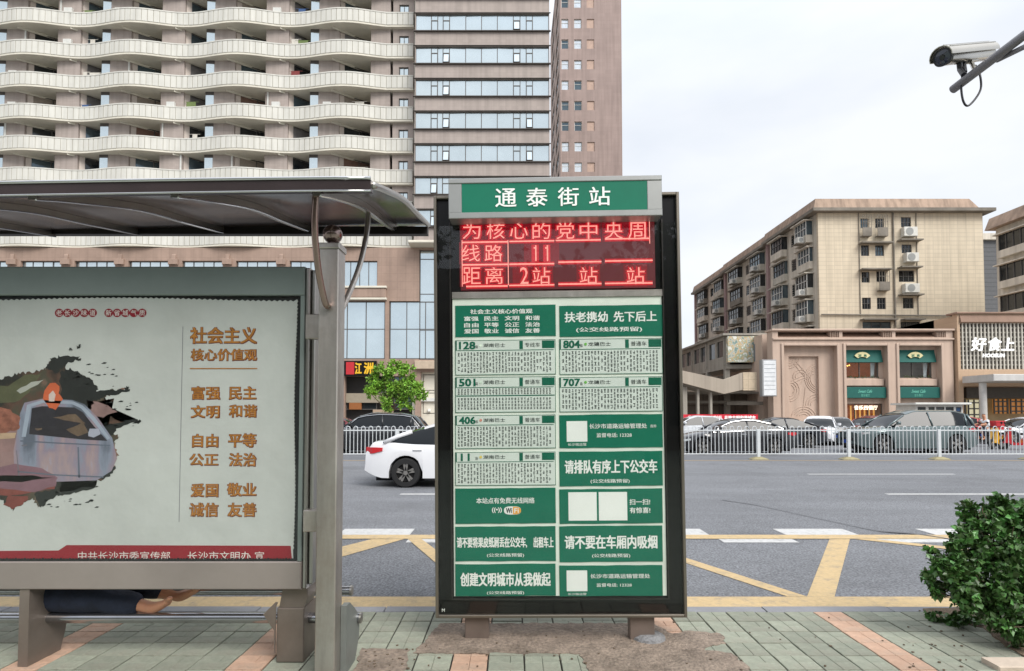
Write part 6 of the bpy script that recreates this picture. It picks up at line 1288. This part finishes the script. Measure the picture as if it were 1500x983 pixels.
# right part with lattice
HY = 45.7
hb = thing('food_hall', 'food hall front with white lattice screen and raised white characters', 'building', (PX(1460, HY), HY, 0))
def XH(px): return PX(px, HY)
def ZH(py): return PZ(py, HY)
m_hstone = M('hall_stone', '#b59a80', .8, var=.06, scale=.5, grid=('x', 1.2, .8, .015, .85))
xh0, xh1 = XH(1405), XH(1600)
holes = [(XH(1409), XH(1590), ZH(541), ZH(473)), (XH(1412), XH(1590), 0, ZH(566))]
g = MB(); wall_holes(g, xh0, xh1, 0, ZH(460), HY, HY+.5, holes); g.box(xh0, xh1, HY+2.5, HY+13, 0, ZH(462)); g.box(xh0, xh0+.4, HY+.501, HY+13, 0, ZH(462)); prt(g, 'wall', m_hstone, hb)
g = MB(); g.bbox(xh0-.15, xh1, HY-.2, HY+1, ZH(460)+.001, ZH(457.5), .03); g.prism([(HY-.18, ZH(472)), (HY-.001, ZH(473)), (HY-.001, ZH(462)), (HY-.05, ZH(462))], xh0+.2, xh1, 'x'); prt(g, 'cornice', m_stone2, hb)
g = MB(); g.box(XH(1409), XH(1590), HY+.35, HY+.45, ZH(541), ZH(473)); prt(g, 'screen_back', M('screen_back', '#4f4a44', .8), hb)
g = MB(); n_ = 33; xs_ = [XH(1409)+(XH(1590)-XH(1409))*i/n_ for i in range(n_+1)]
m_lat = M('lattice_white', '#b8b3a8', .7, var=.05)
for i, x in enumerate(xs_):
    g = MB(); g.box(x-.05, x+.05, HY+.1, HY+.2, ZH(541), ZH(473)); prt(g, 'lattice_bar', m_lat, hb)
for j in range(11):
    z = ZH(541)+(ZH(473)-ZH(541))*(j+.0)/10; g = MB(); g.box(XH(1409), XH(1590), HY+.205, HY+.27, z-.05, z+.05)
    prt(g, 'lattice_rail', M('lattice_grey', '#a8a398', .7), hb)
g = MB(); text(g, '好', XH(1434), ZH(504.5), XH(1445)-XH(1423), 1.1, HY-.18, .035, shear=.15, depth=.12); text(g, '食', XH(1457), ZH(504.5), XH(1467)-XH(1447), 1.1, HY-.18, .035, shear=.15, depth=.12); text(g, '上', XH(1477), ZH(504.5), XH(1487)-XH(1468), 1.05, HY-.18, .035, shear=.15, depth=.12); m_sw = M('sign_white', '#eeeeec', .5, emit=.15, ecol='#ffffff'); prt(g, 'characters', m_sw, hb)
g = MB(); text(g, 'HOOSUN', XH(1455), ZH(521), XH(1472)-XH(1440), .32, HY-.18, .04, shear=.15, depth=.1); prt(g, 'small_lettering', m_sw, hb)
g = MB(); g.bbox(XH(1407), xh1, HY-3.2, HY-.21, ZH(561.5), ZH(552), .04); prt(g, 'entrance_canopy', M('canopy_white', '#bdbbb8', .5, var=.06, streak=.1), hb)
g = MB(); g.lathe([(.24, 0), (.24, ZH(562)-.02)], (XH(1413), HY-1.8, 0), 16); prt(g, 'column', M('column_white', '#b9b6b2', .5), hb, auto=50)
g = MB(); g.box(XH(1412), XH(1590), HY+2.3, HY+2.4, 0, ZH(566)); prt(g, 'shop_interior', M('hall_interior', '#8a7a62', .7, var=.35, scale=.8, emit=.12, ecol='#b09060'), hb)
for a, b, c, d, mm in ((1441, 1467, 585, 612, 'lit_w'), (1480, 1500, 584, 606, 'lit_o'), (1505, 1530, 584, 606, 'lit_o'), (1420, 1436, 584, 610, 'lit_g')):
    col, em = {'lit_w': ('#cfc8a8', .55), 'lit_o': ('#a8703a', .45), 'lit_g': ('#5a6050', .1)}[mm]; g = MB(); g.box(XH(a), XH(b), HY+1.6, HY+1.7, ZH(d), ZH(c)); o = prt(g, 'shop_window', M('shop_'+mm, col, .5, emit=em, ecol=col, var=.3, scale=2), hb)
    g = MB(); 
    for q in range(4): xx = XH(a)+(XH(b)-XH(a))*q/3; g.box(xx-.04, xx+.04, HY+1.5, HY+1.59, ZH(d), ZH(c))
    for q in range(3): zz = ZH(d)+(ZH(c)-ZH(d))*(q+.5)/3; g.box(XH(a), XH(b), HY+1.52, HY+1.57, zz-.05, zz+.05)
    g.build('frame', m_frame, o)
g = MB(); g.box(XH(1425), XH(1590), HY+.6, HY+2.2, ZH(583), ZH(567)); prt(g, 'lintel', M('lintel_dark', '#4b453e', .7), hb)
# ================================================================== walkway, ramp, undercroft
wk = thing('elevated_walkway', 'raised concrete gallery and stair ramp left of the restaurant building', 'walkway', (PX(1065, 50), 50, 0))
m_wall = M('gallery_concrete', '#9a948a', .85, var=.12, scale=.6, streak=.2, dirt=.3, dcol='#6c665c'); m_ramp = M('ramp_panels', '#a59a8c', .8, var=.06, scale=.4, streak=.12, grid=('x', .9, 5, .03, .85))
gx = PX(1065, 50); zg0, zg1 = PZ(534, 50), PZ(492, 50)
hs = []
for k in range(3):
    for q in range(2): y0 = 50.8+4.5*k+q*2.0; hs.append((y0, y0+1.6, zg0+.75, zg1-.3))
g = MB(); wall_holes(g, 50, 64.5, zg0, zg1, gx, gx+.3, hs, axis='x'); g.box(gx-.4, PX(1135, 50), 49.6, 64.6, zg1+.001, zg1+.18); g.box(gx, PX(1135, 50), 50, 64.5, zg0-.35, zg0-.001); g.box(gx+2.2, gx+2.5, 50.6, 64.5, zg0, zg1); prt(g, 'gallery', m_wall, wk)
for h_ in hs: g = MB(); g.box(gx+.12, gx+.16, h_[0]+.01, h_[1]-.01, h_[2]+.01, h_[3]-.01); prt(g, 'gallery_pane', m_gdark, wk)
for yy in (50.2, 54.9, 59.4, 64.1): g = MB(); g.box(gx-.06, gx+.36, yy, yy+.4, 0, zg0-.351); g.box(gx-.08, gx-.001, yy+.05, yy+.35, zg0, zg1-.001); prt(g, 'pillar', m_wall, wk)
m_mural = bpy.data.materials.new('mural'); m_mural.use_nodes = True; tt = m_mural.node_tree; bb = tt.nodes['Principled BSDF']; tcn = N(tt, 'ShaderNodeTexCoord'); nn = N(tt, 'ShaderNodeTexVoronoi'); nn.inputs['Scale'].default_value = 2.6; n2 = N(tt, 'ShaderNodeTexNoise'); n2.inputs['Scale'].default_value = 3; n2.inputs['Detail'].default_value = 6
r2 = N(tt, 'ShaderNodeValToRGB')
for i, (p, c_) in enumerate(((.34, '#6f8a84'), (.44, '#b9b8ac'), (.5, '#c0a070'), (.56, '#8aa08a'), (.62, '#d6d4cc'))):
    e = r2.color_ramp.elements[i] if i < 2 else r2.color_ramp.elements.new(p); e.position = p; e.color = (*lin(c_), 1)
tt.links.new(tcn.outputs['Object'], n2.inputs['Vector']); tt.links.new(n2.outputs[0], r2.inputs[0]); tt.links.new(r2.outputs[0], bb.inputs['Base Color'])
g = MB(); g.box(PX(1065, 49.8)+.05, PX(1109, 49.8), 49.55, 49.95, PZ(531, 49.8), PZ(493, 49.8)); prt(g, 'mural_panel', m_mural, wk)
g = MB(); g.box(PX(1109, 49.8)+.02, XM(1132), 49.3, 49.5, PZ(530, 49.8), PZ(505, 49.8)); prt(g, 'metal_screen', M('screen_metal', '#8b9196', .5, .4, grid=('x', .35, 9, .04, .7)), wk)
g = MB(); poly = [(XM(p[0]), ZM(p[1])) for p in ((960, 534), (1000, 543), (1060, 556), (1088, 546), (1088, 571), (1060, 577), (1000, 561), (960, 550))]; g.prism(poly, MY-.1, MY+.2, 'y'); prt(g, 'ramp_parapet', m_ramp, wk)
g = MB(); g.box(XM(1088)+.001, XM(1108), MY-.15, MY+.6, ZM(572), ZM(545.5)); prt(g, 'landing_box', M('landing_cream', '#bfae96', .8, grid=('x', .55, .7, .03, .8)), wk)
g = MB(); poly = [(XM(p[0]), ZM(p[1])) for p in ((960, 548), (1060, 572), (1108, 568), (1108, 573), (1060, 578), (960, 554))]; g.prism(poly, MY+.21, MY+2.6, 'y'); prt(g, 'ramp_deck', m_slab, wk)
g = MB(); 
for px_ in (1002, 1024, 1043): g.box(XM(px_), XM(px_+(7 if px_ == 1002 else 3)), MY+.4, MY+.8, 0, ZM(566)); 
prt(g, 'ramp_pillar', m_wall, wk)
g = MB(); g.box(XM(955), XM(1132), MY+5, MY+5.2, 0, ZM(545)); prt(g, 'back_wall', M('undercroft_wall', '#6b5f54', .85, var=.3, scale=.7, grid=('x', 1.4, 2.2, .05, .6)), wk)
g = MB(); g.box(XM(1080), XM(1133), MY+.8, MY+1.0, ZM(572), ZM(545)+.2) if False else None; g.box(XM(1010), XM(1133), MY+2.7, MY+4.9, ZM(575), ZM(572)); g.box(XM(1075), XM(1130), MY+1.5, MY+1.7, ZM(593), ZM(588)); g.box(XM(1010), XM(1130), MY+3, MY+3.2, ZM(590), ZM(586)); prt(g, 'beam', m_slab, wk)
ls = thing('light_box_sign', 'tall white directory board mounted at the corner of the restaurant building', 'sign', (XM(1121), MY-.6, ZM(555)))
g = MB(); g.bbox(XM(1111), XM(1132), MY-.75, MY-.25, ZM(581), ZM(528), .03); prt(g, 'case', M('case_steel', '#8e8f90', .5), ls)
g = MB(); g.box(XM(1113), XM(1131), MY-.77, MY-.751, ZM(579.5), ZM(529.5)); pn = prt(g, 'panel', M('sign_panel', '#d4d6d8', .5), ls)
g = MB()
for q in range(7): zz = ZM(535+6*q); g.box(XM(1114), XM(1130), MY-.776, MY-.7705, zz-.02, zz+.02)
g.build('panel_lines', M('line_grey', '#8f9499', .5), pn)
bnr = thing('red_banner', 'long red cloth banner with white characters hung below the ramp', 'banner', (PX(1055, 39), 39, 0))
def XB(px): return PX(px, 39)
def ZB(py): return PZ(py, 39)
g = MB(); n_ = 30; g.loft([[(XB(960)+(XB(1110)-XB(960))*i/n_, 39+.04*math.sin(i*1.3), ZB(619)), (XB(960)+(XB(1110)-XB(960))*i/n_, 39+.04*math.sin(i*1.3)+.01, ZB(619)), (XB(960)+(XB(1110)-XB(960))*i/n_, 39+.03*math.sin(i)+.01, ZB(607)), (XB(960)+(XB(1110)-XB(960))*i/n_, 39+.03*math.sin(i), ZB(607))] for i in range(n_+1)]); prt(g, 'cloth', M('banner_red', '#c41f33', .7), bnr)
g = MB(); text(g, '讲文明树新风安全文明出行', XB(1032), ZB(612.5), XB(1055)-XB(1006), .34, 38.93, .03); text(g, '共建文明和谐城市', XB(1083), ZB(612.5), XB(1106)-XB(1060), .34, 38.93, .03); prt(g, 'banner_lettering', m_sw, bnr)
g = MB()
for px_ in (962, 1108): g.tube([(XB(px_), 39.06, 0), (XB(px_), 39.06, ZB(606))], .03, 6)
prt(g, 'post', m_pole, bnr)
# kiosk behind the traffic
KY = 39.0
ki = thing('guard_kiosk', 'small white kiosk with flat roof and a row of windows behind the traffic', 'kiosk', (PX(1375, KY), KY, 0))
def XK(px): return PX(px, KY)
def ZK(py): return PZ(py, KY)
g = MB(); g.bbox(XK(1335), XK(1417), KY-.4, KY+2.2, ZK(593), ZK(590), .03); prt(g, 'roof', m_framew, ki)
hk = [(XK(a), XK(b), ZK(604), ZK(596)) for a, b in ((1344, 1356), (1360, 1369), (1371, 1383), (1385, 1397), (1400, 1408))]
g = MB(); wall_holes(g, XK(1341), XK(1410), 0, ZK(593)-.001, KY, KY+.1, hk); g.box(XK(1341), XK(1341)+.1, KY+.101, KY+2, 0, ZK(593)-.001); g.box(XK(1410)-.1, XK(1410), KY+.101, KY+2, 0, ZK(593)-.001); g.box(XK(1341)+.1, XK(1410)-.1, KY+1.9, KY+2, 0, ZK(593)-.001); prt(g, 'wall', m_framew, ki)
for i, h_ in enumerate(hk): window(ki, h_[0]+.01, h_[1]-.01, h_[2]+.01, h_[3]-.01, KY+.02, m_frame, M('poster_blue', '#1f4a78', .4) if i == 4 else m_gdark, (), (), .04, deep=.06)
# building on the near side of the street (behind the viewer, gives the panes something to mirror)
ob = thing('street_facade', 'plain grey brown shop building on the near side, behind the viewer', 'building', (0, -16, 0))
g = MB(); hs = [(-34+4.4*k, -31.4+4.4*k, 1.0+3.6*j, 2.9+3.6*j) for k in range(15) for j in range(2)]; wall_holes(g, -36, 36, 0, 7.6, -16.3, -16, hs); g.box(-36, 36, -26, -17, 0, 7.6); prt(g, 'wall', M('near_wall', '#6f655c', .85, var=.15, scale=.5), ob)
for h_ in hs: g = MB(); g.box(h_[0]+.02, h_[1]-.02, -16.2, -16.15, h_[2]+.02, h_[3]-.02); prt(g, 'window', m_gdark, ob)
